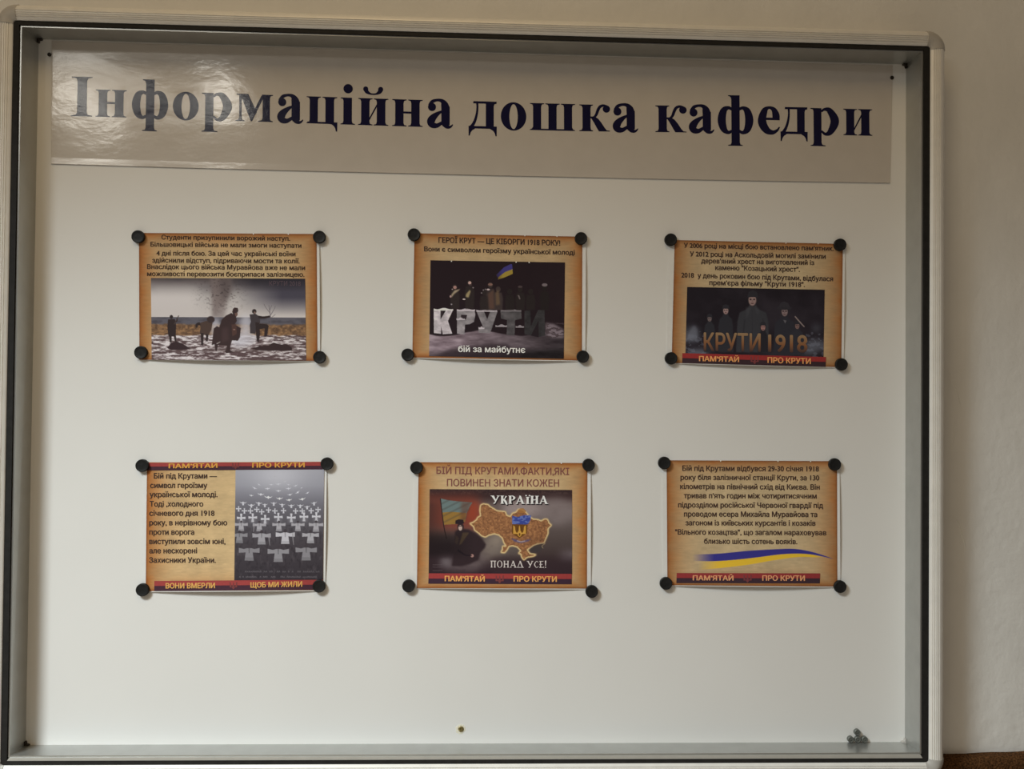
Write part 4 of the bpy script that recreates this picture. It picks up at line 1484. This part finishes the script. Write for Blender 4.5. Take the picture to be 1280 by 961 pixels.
lw = smooth_path([(262, 668), (380, 670), (500, 663), (640, 648), (780, 630), (880, 625), (960, 629), (1030, 641), (1095, 655.5)])
yl = smooth_path([(300, 722), (350, 718), (450, 708), (600, 690), (760, 662), (900, 645), (1010, 648), (1040, 646)])
xs = np.linspace(262, 1094, 150)
fy = lambda a, x: np.interp(x, a[:, 0], a[:, 1])
W_, H_ = 360, 60
gx, gy = np.meshgrid(np.linspace(250, 1100, W_), np.linspace(590, 730, H_))
pw, ph = 380, 260
base = parchment(pw, ph, 6, 0.78)
bu = np.clip((gx - 112) / 1009 * (pw - 1), 0, pw - 1).astype(int)
bv = np.clip((gy - 75) / 743 * (ph - 1), 0, ph - 1).astype(int)
wave = base[bv, bu]
edge = lambda d: np.clip(d / 2.4 + .5, 0, 1)
mb = edge(gy - fy(up, gx)) * edge(fy(lw, gx) - gy) * np.clip((gx - 262) / 130, 0, 1) * (gx < 1096)
my = edge(gy - fy(lw, gx)) * edge(fy(yl, gx) - gy) * np.clip((gx - 300) / 130, 0, 1) * np.clip((1040 - gx) / 60, 0, 1)
wave = wave * (1 - my[..., None]) + np.array((182, 142, 38)) * my[..., None]
wave = wave * (1 - mb[..., None]) + np.array((44, 40, 96)) * mb[..., None]
P6.raster('printed_wave', [(250, 590), (1100, 590), (1100, 730), (250, 730)], wave, 0.0005)
P6.banner([(170, 740), (1020, 742), (1018, 801), (168, 799)], [('ПАМ’ЯТАЙ', 265, 507, 783, 784, 29), ('ПРО КРУТИ', 677, 930, 785, 786, 31)], (590, 772, 24),
          (112, 38, 36), (46, 30, 34), (172, 116, 76))
nicks(P6, (430, 770, 963), lambda x: 73 + (x - 110) * .005, (185, 172, 150))

# ------------------------------------------------------------------ magnets
MAG_Y = -0.0030
R_ = 0.0099
MAG = [(R_ * .95, 0.0), (R_, 0.0005), (R_, 0.0036), (R_ * .985, 0.0043), (R_ * .94, 0.0047), (R_ * .85, 0.0047), (R_ * .81, 0.0045),
       (R_ * .42, 0.0044), (R_ * .10, 0.0045)]
v, f = round_part('m', np.zeros(3), MAG, M_MAGNET, 36)
mag_me = bpy.data.meshes.new('magnet')
mag_me.from_pydata([tuple(q) for q in v], [], f)
mag_me.materials.append(M_MAGNET)
bm = bmesh.new(); bm.from_mesh(mag_me); bmesh.ops.recalc_face_normals(bm, faces=bm.faces); bm.to_mesh(mag_me); bm.free()
mag_me.polygons.foreach_set('use_smooth', [len(p.vertices) == 4 for p in mag_me.polygons])
spots = [((150, 270), [(107, 122), (1181, 124), (1182, 836), (123, 808)], 'explosion photo sheet'),
         ((490, 270), [(130, 110), (1120, 132), (1131, 833), (93, 822)], 'stone letters sheet'),
         ((810, 270), [(135, 140), (1139, 170), (1147, 879), (137, 843)], 'soldier portrait sheet'),
         ((150, 560), [(131, 104), (1226, 93), (1179, 818), (133, 840)], 'crosses and birds sheet'),
         ((490, 560), [(145, 116), (1165, 100), (1184, 850), (98, 817)], 'golden map sheet'),
         ((810, 560), [(97, 88), (1107, 97), (1139, 821), (107, 802)], 'blue and yellow wave sheet')]
for org, pts, what in spots:
    for (x, y), corner in zip(pts, ('upper left', 'upper right', 'lower right', 'lower left')):
        p = at(org[0] + x / SC, org[1] + y / SC, MAG_Y - 0.002)
        o = bpy.data.objects.new('round_magnet', mag_me)
        COL.objects.link(o)
        o.location = (p[0], MAG_Y + 0.0012, p[2])
        o.rotation_euler = (0, random.random() * 6, 0)
        tag(o, 'round black magnet holding the %s corner of the %s' % (corner, what), 'magnet', 'black magnets pinning the sheets')

r4 = 0.0050
DISC = [(r4 * .9, 0.0), (r4, 0.0005), (r4, 0.0042), (r4 * .88, 0.0050), (r4 * .66, 0.0050), (r4 * .58, 0.0042), (r4 * .34, 0.0042), (r4 * .28, 0.0049), (r4 * .08, 0.0050)]
v, f = round_part('d', np.zeros(3), DISC, M_DISC, 24)
disc_me = bpy.data.meshes.new('disc_magnet')
disc_me.from_pydata([tuple(q) for q in v], [], f)
disc_me.materials.append(M_DISC)
bm = bmesh.new(); bm.from_mesh(disc_me); bmesh.ops.recalc_face_normals(bm, faces=bm.faces); bm.to_mesh(disc_me); bm.free()
for (px, py), what in zip(((1071.2, 914.8), (1063.0, 923.6), (1071.8, 923.7), (1080.4, 923.7)),
                          ('small grey disc magnet on top of the little stack in the board corner',
                           'small grey disc magnet at the left of the bottom row by the sill',
                           'small grey disc magnet in the middle of the bottom row by the sill',
                           'small grey disc magnet at the right of the bottom row by the sill')):
    p = at(px, py, -0.0025)
    o = bpy.data.objects.new('disc_magnet', disc_me)
    COL.objects.link(o)
    o.location = (p[0], -0.0001, p[2])
    tag(o, what, 'magnet', 'spare disc magnets on the board')
